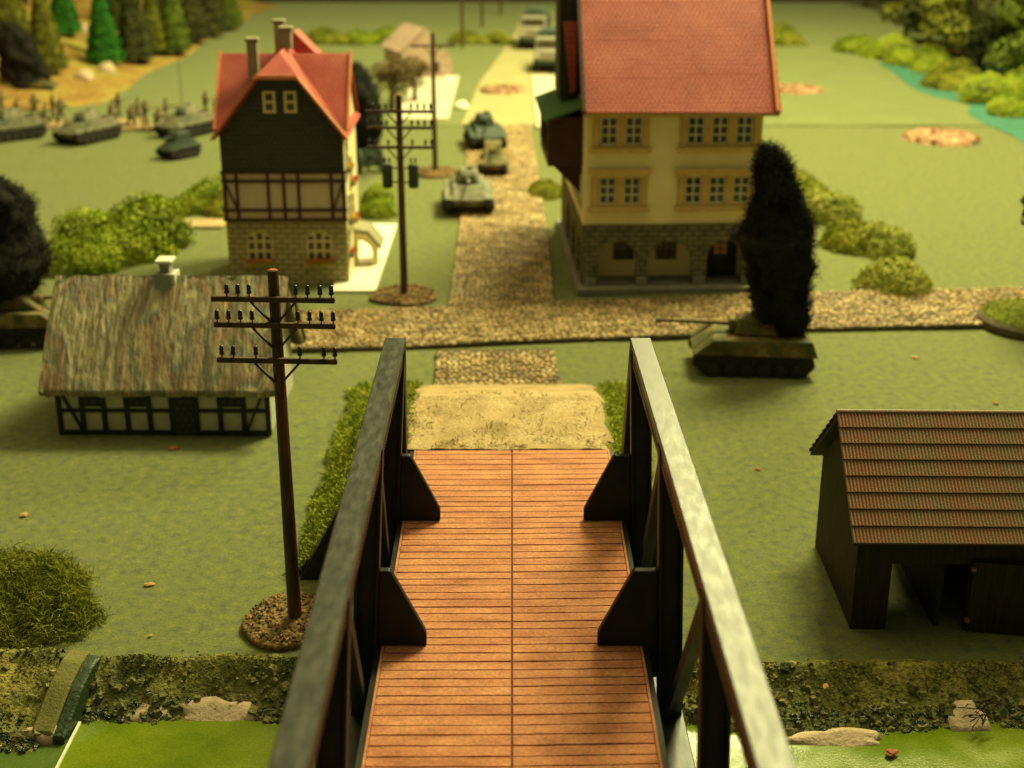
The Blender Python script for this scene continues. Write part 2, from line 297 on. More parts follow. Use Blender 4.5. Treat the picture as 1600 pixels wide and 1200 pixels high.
def core_mesh(name, fn, rad, mat, k=.86, sub=3, flat=0):
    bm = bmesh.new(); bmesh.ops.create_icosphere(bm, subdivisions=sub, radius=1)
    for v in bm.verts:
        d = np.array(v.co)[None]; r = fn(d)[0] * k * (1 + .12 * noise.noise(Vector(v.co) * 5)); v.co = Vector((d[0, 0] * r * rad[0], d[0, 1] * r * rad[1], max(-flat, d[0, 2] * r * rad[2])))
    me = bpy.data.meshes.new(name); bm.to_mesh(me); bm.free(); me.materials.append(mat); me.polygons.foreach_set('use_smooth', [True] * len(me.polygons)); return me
def bush_meshes(seed, rad, n, size, mat, amp=.4, kind='flake', core=None, nl=11, low=-.2, width=.02, curl=.6):
    rg = np.random.default_rng(seed); fn = lobes(rg, nl, amp, 4); d = dirs(rg, n, low); r = fn(d) * rg.uniform(.82, 1.04, len(d)) ** 1.0
    jit = 1 + (.10 if kind == 'flake' else .20) * np.sin(d[:, 0] * 9 + seed) * np.sin(d[:, 1] * 8 + 2 * seed) * np.cos(d[:, 2] * 7)
    P = d * (r * jit)[:, None] * np.array(rad); P[:, 2] = np.maximum(P[:, 2], .02)
    me = flakes('foliage', P, d, rg, size, mat) if kind == 'flake' else strands('foliage', P, np.cross(d, rg.normal(size=d.shape)) * 1.0 + d * .02, rg, size, width, curl, mat, 5)
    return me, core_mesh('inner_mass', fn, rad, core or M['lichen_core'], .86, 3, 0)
def bush(name, meshes, loc, s, rz, label, cat='bush', group=None, inner='inner_mass'):
    e = empty(name, loc, rz, label=label, cat=cat, group=group); e.scale = (s, s, s) if not hasattr(s, '__len__') else s
    link('foliage', meshes[0], None, e); link(inner, meshes[1], None, e)
    return e

# ================================================================== the setting
def sheet(name, x0, x1, y0, y1, z, mat, nx=2, ny=2, amp=0, fr=.3, kind='structure', thick=0, parent=None):
    V = []; F = []
    for j in range(ny + 1):
        for i in range(nx + 1):
            x = x0 + (x1 - x0) * i / nx; y = y0 + (y1 - y0) * j / ny
            V.append((x, y, z + (amp * noise.noise(Vector((x * fr, y * fr, 3.1))) if amp else 0)))
    for j in range(ny):
        for i in range(nx): a = j * (nx + 1) + i; F.append((a, a + 1, a + nx + 2, a + nx + 1))
    me = bpy.data.meshes.new(name); me.from_pydata(V, [], F); me.polygons.foreach_set('use_smooth', [True] * len(F))
    return link(name, me, mat, parent, kind=kind)
SEAM = 67.0
sheet('ground', -45, 45, 18.5, SEAM - .06, 0, M['felt'], 90, 60, .05, .35)
sheet('far_ground', -45, 45, SEAM + .06, 134.5, .015, M['felt_far'], 40, 40, .03, .2)
MB().bx(-45, 45, 18.62, 134.4, -2.2, -.12).build('table_board', M['room_dark'], kind='structure')
MB().bx(-95, 95, 146, 147, -40, 70).build('back_wall', M['room_dark'], kind='structure')
MB().bx(-47.2, -46.4, 20, 146, -40, 70).build('side_wall', M['terracotta'], kind='structure')

# river: two water tiles, the near one with a white cut edge
WZ = -.42
w = sheet('water', -6.56, 24, 2, 18.6, WZ, M['water'], 90, 50, .012, 2.0)
sheet('water_tile', -24, -6.6, 2, 18.6, WZ - .05, M['water_dark'], 30, 20, .012, 2.0)
MB().bx(-6.60, -6.555, 2, 17.7, WZ - .12, WZ + .022).build('tile_edge', M['white_edge'], w)

# rubble bank along the river
def bank_z(x, y, y_top, y_bot, lift):
    t = (y_top - y) / (y_top - y_bot); t = min(1.15, max(-.25, t))
    base = lift + .10 * math.exp(-((t - .05) / .3) ** 2) - (max(0, t) ** 1.1) * (.46 + lift)
    if t < 0: base = lift * (1 + t * 4) + .09 * (1 + t * 4)
    p = Vector((x, y, 0))
    return base + .07 * noise.noise(p * 1.7) + .05 * noise.noise(p * 4.1) + .018 * noise.noise(p * 11)
def bank(name, x0, x1, top, bot, lift, label, seed):
    V = []; F = []; nx = int((x1 - x0) * 22); ny = 36
    for j in range(ny + 1):
        for i in range(nx + 1):
            x = x0 + (x1 - x0) * i / nx; yt = top(x); yb = bot(x) ; y = yt + .3 - (yt + .3 - yb + .15) * j / ny
            V.append((x, y, bank_z(x, y, yt, yb, lift)))
    for j in range(ny):
        for i in range(nx): a = j * (nx + 1) + i; F.append((a, a + nx + 1, a + nx + 2, a + 1))
    me = bpy.data.meshes.new(name); me.from_pydata(V, [], F); me.polygons.foreach_set('use_smooth', [True] * len(F))
    b = link(name, me, M['rubble'], label=label, cat='river bank', kind='thing')
    r = random.Random(seed); mb = MB()
    for _ in range(int((x1 - x0) * 130)):
        x = r.uniform(x0, x1); yt = top(x); yb = bot(x); y = yb + (yt - yb) * r.random() ** 1.5
        s = .025 + .11 * r.random() ** 4
        z = bank_z(x, y, yt, yb, lift)
        mb.box((x, y, z + s * .15), (s * r.uniform(.7, 1.5), s * r.uniform(.7, 1.4), s * r.uniform(.6, 1)), (r.uniform(-.6, .6), r.uniform(-.6, .6), r.uniform(0, 3)), taper=r.uniform(.4, .8))
    mb.build('stones', M['rubble_stone'], b, kind='stuff', bevel=.006)
    rgb = np.random.default_rng(seed); n = int((x1 - x0) * 420); xs = rgb.uniform(x0, x1, n); P = []   # flock that blurs the bank's top edge
    for x in xs:
        yt = top(x); y = yt + rgb.normal(scale=.16) - .08
        if noise.noise(Vector((x * 1.4, y * 2, seed))) > -.12: P.append((x, y, max(bank_z(x, y, yt, bot(x), lift), .0) + .012))
    P = np.array(P); D = rgb.normal(size=P.shape); D[:, 2] = abs(D[:, 2]) + .6; D /= np.linalg.norm(D, axis=1)[:, None]
    link('flock', flakes('flock', P, D, rgb, .026, M['flock']), None, b, kind='stuff')
    mb = MB()                                                 # wet dark grit along the foot
    for _ in range(int((x1 - x0) * 150)):
        x = r.uniform(x0, x1); yt = top(x); yb = bot(x); y = yb - .06 + (yt - yb) * .42 * r.random() ** 1.7 * (1 + .8 * noise.noise(Vector((x * 1.2, 0, seed))))
        s = .03 + .06 * r.random() ** 3
        mb.box((x, y, bank_z(x, y, yt, yb, lift) + s * .1), (s * r.uniform(.7, 1.5), s * r.uniform(.7, 1.4), s * r.uniform(.6, 1)), (r.uniform(-.6, .6), r.uniform(-.6, .6), r.uniform(0, 3)), taper=r.uniform(.4, .8))
    mb.build('wet_grit', M['wet'], b, kind='stuff', bevel=.006)
    return b
wob = lambda x: .10 * math.sin(x * 1.1) + .07 * math.sin(x * 2.7 + 1)
bank('river_bank', -6.55, 22, lambda x: 18.35 + .3 * wob(x) - .015 * x, lambda x: 17.42 + wob(x) - .02 * x, .06, 'mossy rubble river bank running under the bridge', 3)
bank('river_bank', -20, -7.05, lambda x: 18.45 + .3 * wob(x), lambda x: 17.0 + wob(x), .20, 'short rubble bank section below the big moss clump', 4)
# the cut end of that section, painted smooth
e = empty('bank_end_strip', (-6.9, 17.9, 0), label='smooth olive painted end strip between the two river banks', cat='bank end')
prof = [(.72, .02), (.60, .26), (.30, .24), (-.10, .10), (-.55, -.16), (-.82, -.30), (-.82, -.6), (.72, -.6)]
MB().prism(prof, -.17, .17, 'x').build('olive_top', M['bank_olive'], e, bevel=.03, rot=(0, 0, R(-9)))
MB().prism([(p[0] - .02, p[1] - .05) for p in prof], .17, .36, 'x').build('green_side', M['bank_dark'], e, bevel=.03, rot=(0, 0, R(-9)))
# bare foam patches at the water line
def patch(name, px, py, w_, h_, label, seed, dz=0):
    r = random.Random(seed); x, y, _ = at(px, py - 9, -.33); n = 26; mb = MB(); V = []
    for ring, (k, z) in enumerate(((1, -.12), (.95, .0), (.55, .012))):
        for i in range(n):
            t = 2 * math.pi * i / n; q = k * (1 + .16 * math.sin(3 * t + seed) + .09 * math.sin(7 * t + 2 * seed))
            V.append((w_ / 2 * q * math.cos(t), h_ / 2 * q * math.sin(t) , z + .52 * h_ / 2 * q * math.sin(t) + r.uniform(-.008, .008)))
    V.append((0, 0, .012)); F = [(k * n + i, k * n + (i + 1) % n, (k + 1) * n + (i + 1) % n, (k + 1) * n + i) for k in range(2) for i in range(n)] + [(2 * n + i, 2 * n + (i + 1) % n, 3 * n) for i in range(n)]
    mb.add(V, F).build(name, M['foam'], smooth=True, loc=(x, y, -.375 + dz), label=label, cat='foam patch')
patch('foam_patch', 340, 1121, 1.25, .55, 'wide bare tan patch at the waterline near the leaning end strip', 1)
patch('foam_patch', 222, 1119, .75, .36, 'small narrow bare tan patch touching the green water tile', 2, .05)
patch('foam_patch', 1512, 1132, .62, .5, 'round bare tan patch under the twig on the bank', 3, .07)
patch('foam_patch', 1310, 1160, 1.4, .34, 'long low tan strip at the waterline beside the bridge', 5)
patch('foam_patch', 70, 1153, .55, .2, 'tiny pinkish bare patch low on the short bank', 6, .06)
x, y, _ = at(1530, 1122, -.2)
rg = np.random.default_rng(5); P = rg.normal(scale=.06, size=(26, 3)) + np.array([0, 0, .06])
link('twig_tangle', strands('twig_tangle', P, rg.normal(size=(26, 3)), rg, .3, .012, .5, M['bark']), None, loc=(x, y, -.14), label='little tangle of dark twigs on the tan patch', cat='twig')

# ------------------------------------------------------------------ roads
def cobble_road(name, path, width, zt, thick, label_kind, cell, seed, along=1.0, edge=True):
    """a raised strip of setts along a centre line; every sett is real geometry, joined"""
    r = random.Random(seed); pts = [Vector((*p, 0)) for p in path]
    seg = []; tot = 0
    for a, b in zip(pts, pts[1:]): seg.append((a, b, tot, (b - a).length)); tot += (b - a).length
    def pos(s):
        for a, b, s0, l in seg:
            if s <= s0 + l + 1e-6: return a + (b - a) * ((s - s0) / l)
        return pts[-1]
    def frame(s):
        t = (pos(min(tot, s + .5)) - pos(max(0, s - .5))).normalized(); return pos(s), t, Vector((t.y, -t.x, 0))
    mb = MB(); n = max(2, int(tot / .4)); V = []
    for i in range(n + 1):
        c, t, nrm = frame(tot * i / n)
        wv = width / 2 + .05 * noise.noise(Vector((i * .35, seed, 0))); bump = .02 * noise.noise(Vector((i * .5, seed, 2)))
        for q, zz in ((-1, 0), (-1, zt - .03), (1, zt - .03), (1, 0)): V.append(c + nrm * (wv * q) + Vector((0, 0, zz + (bump if zz else .004))))
    F = [(4 * i + k, 4 * i + k + 1, 4 * i + 5 + k, 4 * i + 4 + k) for i in range(n) for k in range(3)] + [(0, 1, 2, 3), (4 * n, 4 * n + 3, 4 * n + 2, 4 * n + 1)]
    road = MB().add(V, F).build(name, M['road_edge'], kind='structure')
    nw = int(width / cell); V = []; F = []
    for j in range(int(tot / (cell * along))):
        s = (j + .5) * cell * along
        for i in range(nw):
            u = (i + .5 + (.5 if j % 2 else 0) * .6 - .15) / nw * width - width / 2 + r.uniform(-.02, .02)
            c, t, nrm = frame(s + r.uniform(-.4, .4) * cell); p = c + nrm * u
            hx, hy = cell * r.uniform(.36, .5), cell * along * r.uniform(.36, .52); h = zt + r.uniform(-.015, .03); a = r.uniform(-.25, .25)
            t2 = t * math.cos(a) + nrm * math.sin(a); n2 = nrm * math.cos(a) - t * math.sin(a); b = len(V)
            for k, zz in ((1, zt - .05), (.62, h)):
                for q, w_ in ((-1, -1), (1, -1), (1, 1), (-1, 1)): V.append(p + n2 * (q * hx * k) + t2 * (w_ * hy * k) + Vector((0, 0, zz + r.uniform(-.008, .008) * (zz == h))))
            F += [(b + 4, b + 5, b + 6, b + 7)] + [(b + k, b + (k + 1) % 4, b + 4 + (k + 1) % 4, b + 4 + k) for k in range(4)]
    me = bpy.data.meshes.new('cobbles'); me.from_pydata([tuple(v) for v in V], [], F)
    link('cobbles', me, M['cobble'], road, kind='stuff')
    return road
g = lambda *p: at(*p)[:2]
cross = [(-26, 35.6), (-14, 35.3), (-6.5, 34.9), (-3, 35.1), (0, 35.6), (4, 36.0), (8, 36.6), (12, 36.9), (18, 37.3), (26, 37.8)]
cobble_road('cross_road', cross, 3.3, .16, .16, '', .145, 11)
cobble_road('road', [(-.35, 30.5), (-.4, 32.2), (-.45, 33.4)], 3.05, .10, .1, '', .14, 12, 1.6)
cobble_road('road', [(-.3, 37.3), (-.3, 44), (-.38, 52), (-.5, 60), (-.65, SEAM - .1)], 3.05, .11, .1, '', .14, 13, 1.6)
# pale sand road on the far board
V = []; cl = [(-.7, 67.2, 1.8), (-.4, 72, 1.9), (.1, 82, 2.0), (.9, 95, 1.7), (1.8, 110, 1.5), (2.4, 128, 1.4)]
for x, y, h in cl: V += [(x - h, y, .024), (x + h, y, .024)]
me = bpy.data.meshes.new('sand_road'); me.from_pydata(V, [], [(2 * i, 2 * i + 1, 2 * i + 3, 2 * i + 2) for i in range(len(cl) - 1)]); link('sand_road', me, M['sand_road'], kind='structure')
MB().bx(-5.9, -3.2, 68.5, 84, .02, .10).build('pale_pavement', M['pale_stone'], kind='structure')
MB().bx(1.2, 2.6, 66, 84, .02, .14).build('pavement', M['pale_stone'], kind='structure')
MB().bx(-5.35, -4.05, 38.6, 46.8, .006, .10).build('white_path', M['path_white'], kind='structure')

# left hill mat
V = []; F = []; nx, ny = 24, 60
for j in range(ny + 1):
    y = 71.5 + 61 * j / ny; xe = -22.3 + .35 * math.sin(y * .35)
    xe -= 2.2 * max(0, (74 - y) / 2.5)
    for i in range(nx + 1):
        t = i / nx; x = xe - t * 17; h = .12 + 3.0 * (1 - math.cos(min(1, t * 1.25) * math.pi)) / 2 * min(1, max(.03, (y - 71) / 12)) + .25 * noise.noise(Vector((x * .4, y * .4, 0)))
        V.append((x, y, max(.02, h if i else .02)))
for j in range(ny):
    for i in range(nx): a = j * (nx + 1) + i; F.append((a, a + nx + 1, a + nx + 2, a + 1))
me = bpy.data.meshes.new('hill'); me.from_pydata(V, [], F); me.polygons.foreach_set('use_smooth', [True] * len(F)); link('hill', me, M['hill'], kind='structure')
def hill_z(x, y):
    xe = -22.3 + .35 * math.sin(y * .35); t = (xe - x) / 17
    return .1 if t < 0 else .1 + 3.0 * (1 - math.cos(min(1, t * 1.25) * math.pi)) / 2 * min(1, max(.03, (y - 71) / 12))

# teal pond mat on the right
pp = [(1395, 113), (1412, 128), (1432, 142), (1462, 153), (1500, 160), (1516, 166), (1512, 178), (1530, 191), (1556, 201), (1580, 212), (1606, 228)]
P2 = [g(*p) for p in pp]; P2 += [(34, P2[-1][1]), (34, 90), (P2[0][0], 90)]
me = bpy.data.meshes.new('pond'); me.from_pydata([(p[0], p[1], .028) for p in P2], [], [tuple(range(len(P2)))]); link('pond', me, M['teal'], kind='structure')

# ------------------------------------------------------------------ embankment and ramp at the bridge end
DZ = 1.7
def emb(x, y):
    top = DZ - .06 if y < 25.6 else DZ * max(0, 1 - ((y - 25.6) / 5.1)) ** .9
    hw = 2.45 if y < 26 else 2.45 - .02 * (y - 26)
    if x > 0: hw -= .75
    f = max(0, min(1, 1 - (abs(x) - hw) / (1.6 if x < 0 else 1.2))); f = f * f * (3 - 2 * f)
    return top * f + .05 * noise.noise(Vector((x * 2.2, y * 2.2, 0))) * (1 if f > .02 else 0)
V = []; F = []; nx, ny = 84, 76
for j in range(ny + 1):
    for i in range(nx + 1):
        x = -4.2 + 8.4 * i / nx; y = 21.45 + 9.4 * j / ny; V.append((x, y, emb(x, y) if emb(x, y) > .06 else -.25))
for j in range(ny):
    for i in range(nx): a = j * (nx + 1) + i; F.append((a, a + 1, a + nx + 2, a + nx + 1))
me = bpy.data.meshes.new('embankment'); me.from_pydata(V, [], F); me.polygons.foreach_set('use_smooth', [True] * len(F))
em = link('embankment', me, M['moss_ground'], label='green mossy earth ramp at the far end of the bridge', cat='embankment', kind='thing')
V = []; F = []; nx, ny = 44, 80                              # sand running surface
for j in range(ny + 1):
    y = 23.06 + 7.75 * j / ny
    for i in range(nx + 1):
        u = -1 + 2 * i / nx; x = u * (2.0 + .30 * noise.noise(Vector((y * 1.3, u * .2, 5)))) - .1
        rough = .03 * max(0, min(1, (26.6 - y) / 1.2)) * (noise.noise(Vector((x * 5, y * 5, 9))) + .5 * noise.noise(Vector((x * 12, y * 12, 9))))
        V.append((x, y, max(emb(x, y) - .05 * noise.noise(Vector((x * 2.2, y * 2.2, 0))) + .075 - .06 * max(0, abs(u) - .93) / .07 + rough, .012)))
for j in range(ny):
    for i in range(nx): a = j * (nx + 1) + i; F.append((a, a + 1, a + nx + 2, a + nx + 1))
me = bpy.data.meshes.new('sand_track'); me.from_pydata(V, [], F); me.polygons.foreach_set('use_smooth', [True] * len(F)); link('sand_track', me, M['sand'], em, label='pale sandy running surface')
face = [(-3.75, 0), (3.0, 0), (2.6, 1.5), (2.4, 1.7), (2.4, .3), (-2.4, .3), (-2.4, 1.95), (-2.75, 1.85)]
MB().prism(face, 21.2, 21.5).build('retaining_wall', M['timber_black'], em, label='black end wall')
rg = np.random.default_rng(21); P = []                       # moss fibres on its sides
while len(P) < 34000:
    x = rg.uniform(1.95, 4.15) * (1 if rg.random() < .45 else -1); y = rg.uniform(21.3, 30.9)
    if abs(x) < 2.35 and y < 23.3: continue
    if abs(x) > (3.85 if x < 0 else 2.85) + .4 * noise.noise(Vector((x, y * 1.3, 4))): continue
    if y > 26 and abs(x) < 2.2 + .25 * noise.noise(Vector((y, x, 1))) : continue
    P.append((x, y, emb(x, y) + rg.uniform(-.02, .10)))
P = np.array(P); D = rg.normal(size=P.shape); D[:, 2] = abs(D[:, 2]); D /= np.linalg.norm(D, axis=1)[:, None]
link('moss', strands('moss', P, D, rg, .13, .011, .8, M['moss']), None, em, kind='stuff')
P = np.array([(x, y, emb(x, y) + .085) for x, y in zip(rg.uniform(-2, 1.9, 1300), 23.1 + 3.2 * rg.random(1300) ** 1.6)])
P = P[[noise.noise(Vector((p[0] * 1.5, p[1] * 1.5, 7))) > -.02 for p in P]]
D = rg.normal(size=P.shape); D[:, 2] = abs(D[:, 2]); link('dry_grass', strands('dry_grass', P, D, rg, .10, .008, .6, M['straw']), None, em, kind='stuff')

# ================================================================== the bridge
br = empty('truss_bridge', (0, 14, 0), label='black plastic truss bridge with an orange plank deck', cat='bridge')
def B(name, mb, mat, bevel=0, parent=None, **kw):            # bridge pieces are given in world coordinates
    mb.v = [(v[0], v[1] - 14, v[2]) for v in mb.v]
    return mb.build(name, mat, parent or br, bevel=bevel, **kw)
YE = 23.05; Y0 = 5.0
r = random.Random(3)
y = YE
while y > Y0:
    d = r.uniform(.185, .235)
    for sx in (-1, 1):
        x0, x1 = (.016, 1.755) if sx > 0 else (-1.755, -.016)
        z = DZ + r.uniform(-.003, .003); k = 6; lo_, hi_ = [], []
        for i in range(k + 1):
            x = x0 + (x1 - x0) * i / k; tilt = .028 * x if sx > 0 else .006 * x
            lo_.append((x, y - d + .014 + tilt + r.uniform(-.006, .006))); hi_.append((x, y - .014 + tilt + r.uniform(-.006, .006)))
        B('plank', MB().prism(lo_ + hi_[::-1], DZ - .026, z, 'z'), M['plank'])
    y -= d
B('centre_seam', MB().bx(-.015, .015, Y0, YE - .03, DZ - .12, DZ - .02), M['seam'])
B('deck_base', MB().bx(-1.74, 1.74, Y0, YE - .02, DZ - .30, DZ - .030), M['seam'])
POSTS = [20.17, 16.31, 12.45, 8.59]
ZC = 4.84                                                     # top of the top chord; the trusses lean in a little
def inner(sx, y, z):
    top = 1.67 if sx < 0 else 1.858 + .0137 * (20.17 - y)
    return top + (1.93 - 1.67 if sx < 0 else .14) * (ZC - z) / 4.2
def hexa(sx, o0, o1, ya, yb, z0, z1, yc=None, yd=None):
    """box between heights z0, z1 with lateral offsets o0, o1 from the truss's inner face; yc, yd are its ends at the top"""
    yc = ya if yc is None else yc; yd = yb if yd is None else yd
    V = [(sx * (inner(sx, y, z) + o), y, z) for z, (p, q) in ((z0, (ya, yb)), (z1, (yc, yd))) for y, o in ((p, o0), (p, o1), (q, o1), (q, o0))]
    return MB().add(V, [(3, 2, 1, 0), (4, 5, 6, 7), (0, 1, 5, 4), (1, 2, 6, 5), (2, 3, 7, 6), (3, 0, 4, 7)])
for sx in (-1, 1):
    X = lambda a: a * sx
    B('deck_rim', MB().bx(X(1.762), X(1.80), Y0, YE - .03, DZ - .3, DZ + .012), M['plank'], bevel=.006)
    B('deck_girder', MB().bx(X(1.805), X(1.88), Y0, YE, DZ - .55, DZ - .02), M['steel'])
    ch = B('top_chord', hexa(sx, 0, .33, Y0, 20.25, ZC - .10, ZC), M['chord'], bevel=.012)
    for o in (.02, .28): B('chord_plate', hexa(sx, o, o + .03, Y0, 20.2, ZC - .40, ZC - .10), M['steel'], parent=ch)
    B('bottom_chord', hexa(sx, -.02, .36, Y0, 22.95, .42, .62), M['chord'], bevel=.012)
    ep = B('end_post', hexa(sx, .05, .28, 22.72, 22.80, .62, ZC - .06, 20.02, 20.10), M['steel'])            # inclined end post
    for o in (0, .29): B('flange', hexa(sx, o, o + .04, 22.60, 22.92, .62, ZC - .02, 19.92, 20.22), M['steel'], parent=ep)
    tops = POSTS + [Y0]
    for y in POSTS:
        po = B('post', hexa(sx, .04, .29, y - .03, y + .03, .6, ZC - .16), M['steel'])
        for o in (0, .29): B('flange', hexa(sx, o, o + .04, y - .12, y + .12, .6, ZC - .17), M['steel'], bevel=.006, parent=po)
        rv = MB()
        for k in range(58):
            z = .75 + k * .067
            for o in (.065, .265): rv.box((X(inner(sx, y, z) + o), y - .034, z), (.022, .014, .022))
        B('rivets', rv, M['steel'], parent=po, kind='stuff')
        g1, g2 = inner(sx, y, DZ + 1.17), inner(sx, y, DZ - .5)
        if y > 14: B('gusset_plate', MB().prism([(X(1.18), DZ + .012), (X(1.18), DZ + .20), (X(1.21), DZ + .27), (X(1.62), DZ + 1.12), (X(1.66), DZ + 1.17), (X(g1), DZ + 1.17), (X(g2), DZ - .5), (X(1.76), DZ - .5), (X(1.76), DZ + .012)], y - .07, y + .05), M['steel'], bevel=.012)
        B('cross_beam', MB().bx(X(.002), X(1.95), y - .12, y + .12, .62, DZ - .56), M['steel'])
    for ya, yb in zip(tops[:-1], tops[1:]):
        # diagonal: foot at the far post, head at the near post; an angle of two thin legs
        dg = B('diagonal', hexa(sx, .07, .11, ya - .30, ya - .10, .62, ZC - .2, yb + .06, yb + .28), M['steel'])
        B('diagonal_leg', hexa(sx, .11, .27, ya - .16, ya - .12, .62, ZC - .2, yb + .24, yb + .28), M['steel'], parent=dg)
    rv = MB()
    for k in range(150): y = 5.5 + k * .098; rv.box((X(inner(sx, y, ZC - .29) + .018), y, ZC - .29), (.014, .022, .022))
    B('rivets', rv, M['steel'], parent=ch, kind='stuff')
B('near_pier', MB().bx(-2.4, 2.4, 4.6, 5.6, -.5, .42), M['timber_black'])

# ================================================================== telegraph poles
def insulator_mesh(): return MB().lathe([(.012, 0), (.012, .05), (.035, .055), (.042, .085), (.030, .10), (.036, .13), (.030, .185), (.018, .20)], n=10).mesh('insulator', M['insulator'], True)
INS = insulator_mesh()
def base_disc(parent, rad, seed, name='base'):
    n, V, F = 40, [], []
    for k, (q, z) in enumerate(((1.0, 0), (1.03, .09), (.98, .13), (.7, .14), (.35, .145), (.12, .165))):
        for i in range(n):
            t = 2 * math.pi * i / n; w_ = 1 + .06 * math.sin(3 * t + seed) + .04 * math.sin(5 * t + 2 * seed)
            V.append((rad * q * w_ * math.cos(t), rad * q * w_ * math.sin(t), z + (.03 * noise.noise(Vector((3 * math.cos(t) * q, 3 * math.sin(t) * q, seed))) if k > 1 else 0)))
    F = [(k * n + i, k * n + (i + 1) % n, (k + 1) * n + (i + 1) % n, (k + 1) * n + i) for k in range(5) for i in range(n)] + [tuple(range(5 * n, 6 * n))]
    b = MB().add(V, F).build(name, M['pole_base'], parent, smooth=True)
    r_ = random.Random(seed); mb = MB()
    for _ in range(420):
        t = r_.uniform(0, 6.28); q = rad * .95 * math.sqrt(r_.random()); s = r_.uniform(.015, .045)
        mb.box((q * math.cos(t), q * math.sin(t), .155), (s, s * 1.2, s), (r_.random(), r_.random(), r_.random() * 3), .6)
    mb.build('grit', M['pole_base'], b, kind='stuff')
def telegraph_pole(loc, rz, label, arms, cans=False, disc=.85, h=6.1, seed=1):
    e = empty('telegraph_pole', loc, rz, label=label, cat='telegraph pole', group='telegraph poles along the road')
    if disc: base_disc(e, disc, seed)
    MB().cyl((0, 0, .1), (0, 0, h), .115, .082, 14).build('pole', M['wood'], e, smooth=False)
    MB().cyl((0, 0, h - .005), (0, 0, h + .012), .07, .055, 14).build('pole_top', M['chip_red'], e)
    for z, hl, ins in arms:
        a = MB().box((0, -.10, z), (2 * hl, .075, .085)).build('cross_arm', M['wood'], e, bevel=.01)
        for x in ins: link('insulator', INS, None, a, (x, -.10, z + .03))
        for s in (-1, 1): MB().bar((s * .34, -.11, z - .04), (s * .06, -.08, z - .36), .035, .04, (0, 1, 0)).build('brace', M['wood'], e)
    if cans:
        for s in (-1, 1):
            c = MB().lathe([(.13, 0), (.15, .03), (.15, .62), (.13, .66), (.05, .68)], (s * .37, -.1, 3.30), 14).build('transformer', M['tank_dark'], e)
            for q in (-.06, .06): link('insulator', INS, None, c, (s * .37 + q, -.1, 3.98), scale=.9)
        for z in (3.45, 3.85): MB().box((0, -.05, z), (.62, .05, .04)).build('bracket', M['wood'], e)
A = [(5.67, .94, [-.70, -.53, -.36, .35, .53, .72, .89]), (5.26, .93, [-.88, -.70, -.52, -.34, .36, .54, .72, .90]), (4.69, .93, [-.85, -.67, -.32, .36, .73, .90])]
telegraph_pole((-3.6, 19.7, 0), R(-3), 'nearest brown telegraph pole on a round earth base left of the bridge', A, seed=2)
telegraph_pole((-3.16, 38.2, 0), R(-2), 'telegraph pole carrying two dark transformer cans by the road junction', [(5.45, .93, A[0][2]), (5.0, .93, A[1][2]), (4.45, .93, A[2][2])], True, disc=.95, h=5.9, seed=4)
telegraph_pole((-3.18, 55.7, 0), R(4), 'telegraph pole on a reddish base between tall house and tanks', [(5.2, .9, [])], disc=.9, h=5.7, seed=6)
telegraph_pole((-3.5, 98, .015), 0, 'distant telegraph pole with three arms behind the ruined house', [(5.5, .93, A[0][2]), (4.9, .93, A[1][2]), (4.3, .9, [])], disc=0, h=6.0)
telegraph_pole((-2.4, 112, .015), 0, 'far bare telegraph pole, second from the back edge', [(5.4, .9, [])], disc=0, h=6.0)
telegraph_pole((-1.0, 122, .015), 0, 'farthest telegraph pole near the back edge of the board', [(5.4, .9, [])], disc=0, h=6.0)

# ================================================================== building helpers
def window(parent, x, z, w_, h, nx, nz, y=0.0, frame='win_white', glass='glass_dark', t=.05, bar=.035, arched=False, axis='y', name='window'):
    """frame with real bars proud of a dark pane; y is the wall face, the window stands towards -y"""
    outer = arch(x - w_ / 2, x + w_ / 2, z, z + h, 8) if arched else rect(x - w_ / 2, x + w_ / 2, z, z + h)
    holes = []; cw = (w_ - bar) / nx; ch = (h - bar) / nz
    for i in range(nx):
        for j in range(nz):
            a, b = x - w_ / 2 + bar + i * cw, x - w_ / 2 + (i + 1) * cw; c, d = z + bar + j * ch, z + (j + 1) * ch
            if arched and j == nz - 1 and i in (0, nx - 1): d -= ch * .35
            holes.append(rect(a, b, c, d))
    f = panel(outer, holes, y - t, y - t * .2, name, M[frame], parent, axis)
    for hh in holes: 
        a, b, c, d = hh[0][0], hh[1][0], hh[0][1], hh[2][1]
        mb = MB()
        if axis == 'y': mb.bx(a - .006, b + .006, y - t * .55, y - t * .3, c - .006, d + .006)
        else: mb.bx(y - t * .55, y - t * .3, a - .006, b + .006, c - .006, d + .006)
        mb.build('pane', M[glass], f)
    return f
def courses(parent, q, n, name, mat, t=.05, lap=.02):
    """a tiled slope as n stepped courses. q = eave-left, eave-right, ridge-right, ridge-left"""
    a, b, c, d = [Vector(p) for p in q]; nrm = (b - a).cross(d - a).normalized(); mb = MB()
    for k in range(n):
        s, e_ = k / n, (k + 1) / n + .15 / n; l0, r0 = a.lerp(d, s), b.lerp(c, s); l1, r1 = a.lerp(d, min(1, e_)), b.lerp(c, min(1, e_))
        mb.slab([l0 + nrm * (t + lap), r0 + nrm * (t + lap), r1 + nrm * t, l1 + nrm * t], t)
    return mb.build(name, mat, parent)
def flowers(parent, x, y, z, w_, mat, seed, d=.1):
    rg_ = np.random.default_rng(seed); P = rg_.uniform(-1, 1, (170, 3)) * np.array([w_ / 2, d, .07]) + np.array([x, y, z]); D = rg_.normal(size=P.shape); D /= np.linalg.norm(D, axis=1)[:, None]
    link('flowers', flakes('flowers', P, D, rg_, .04, M[mat]), None, parent)
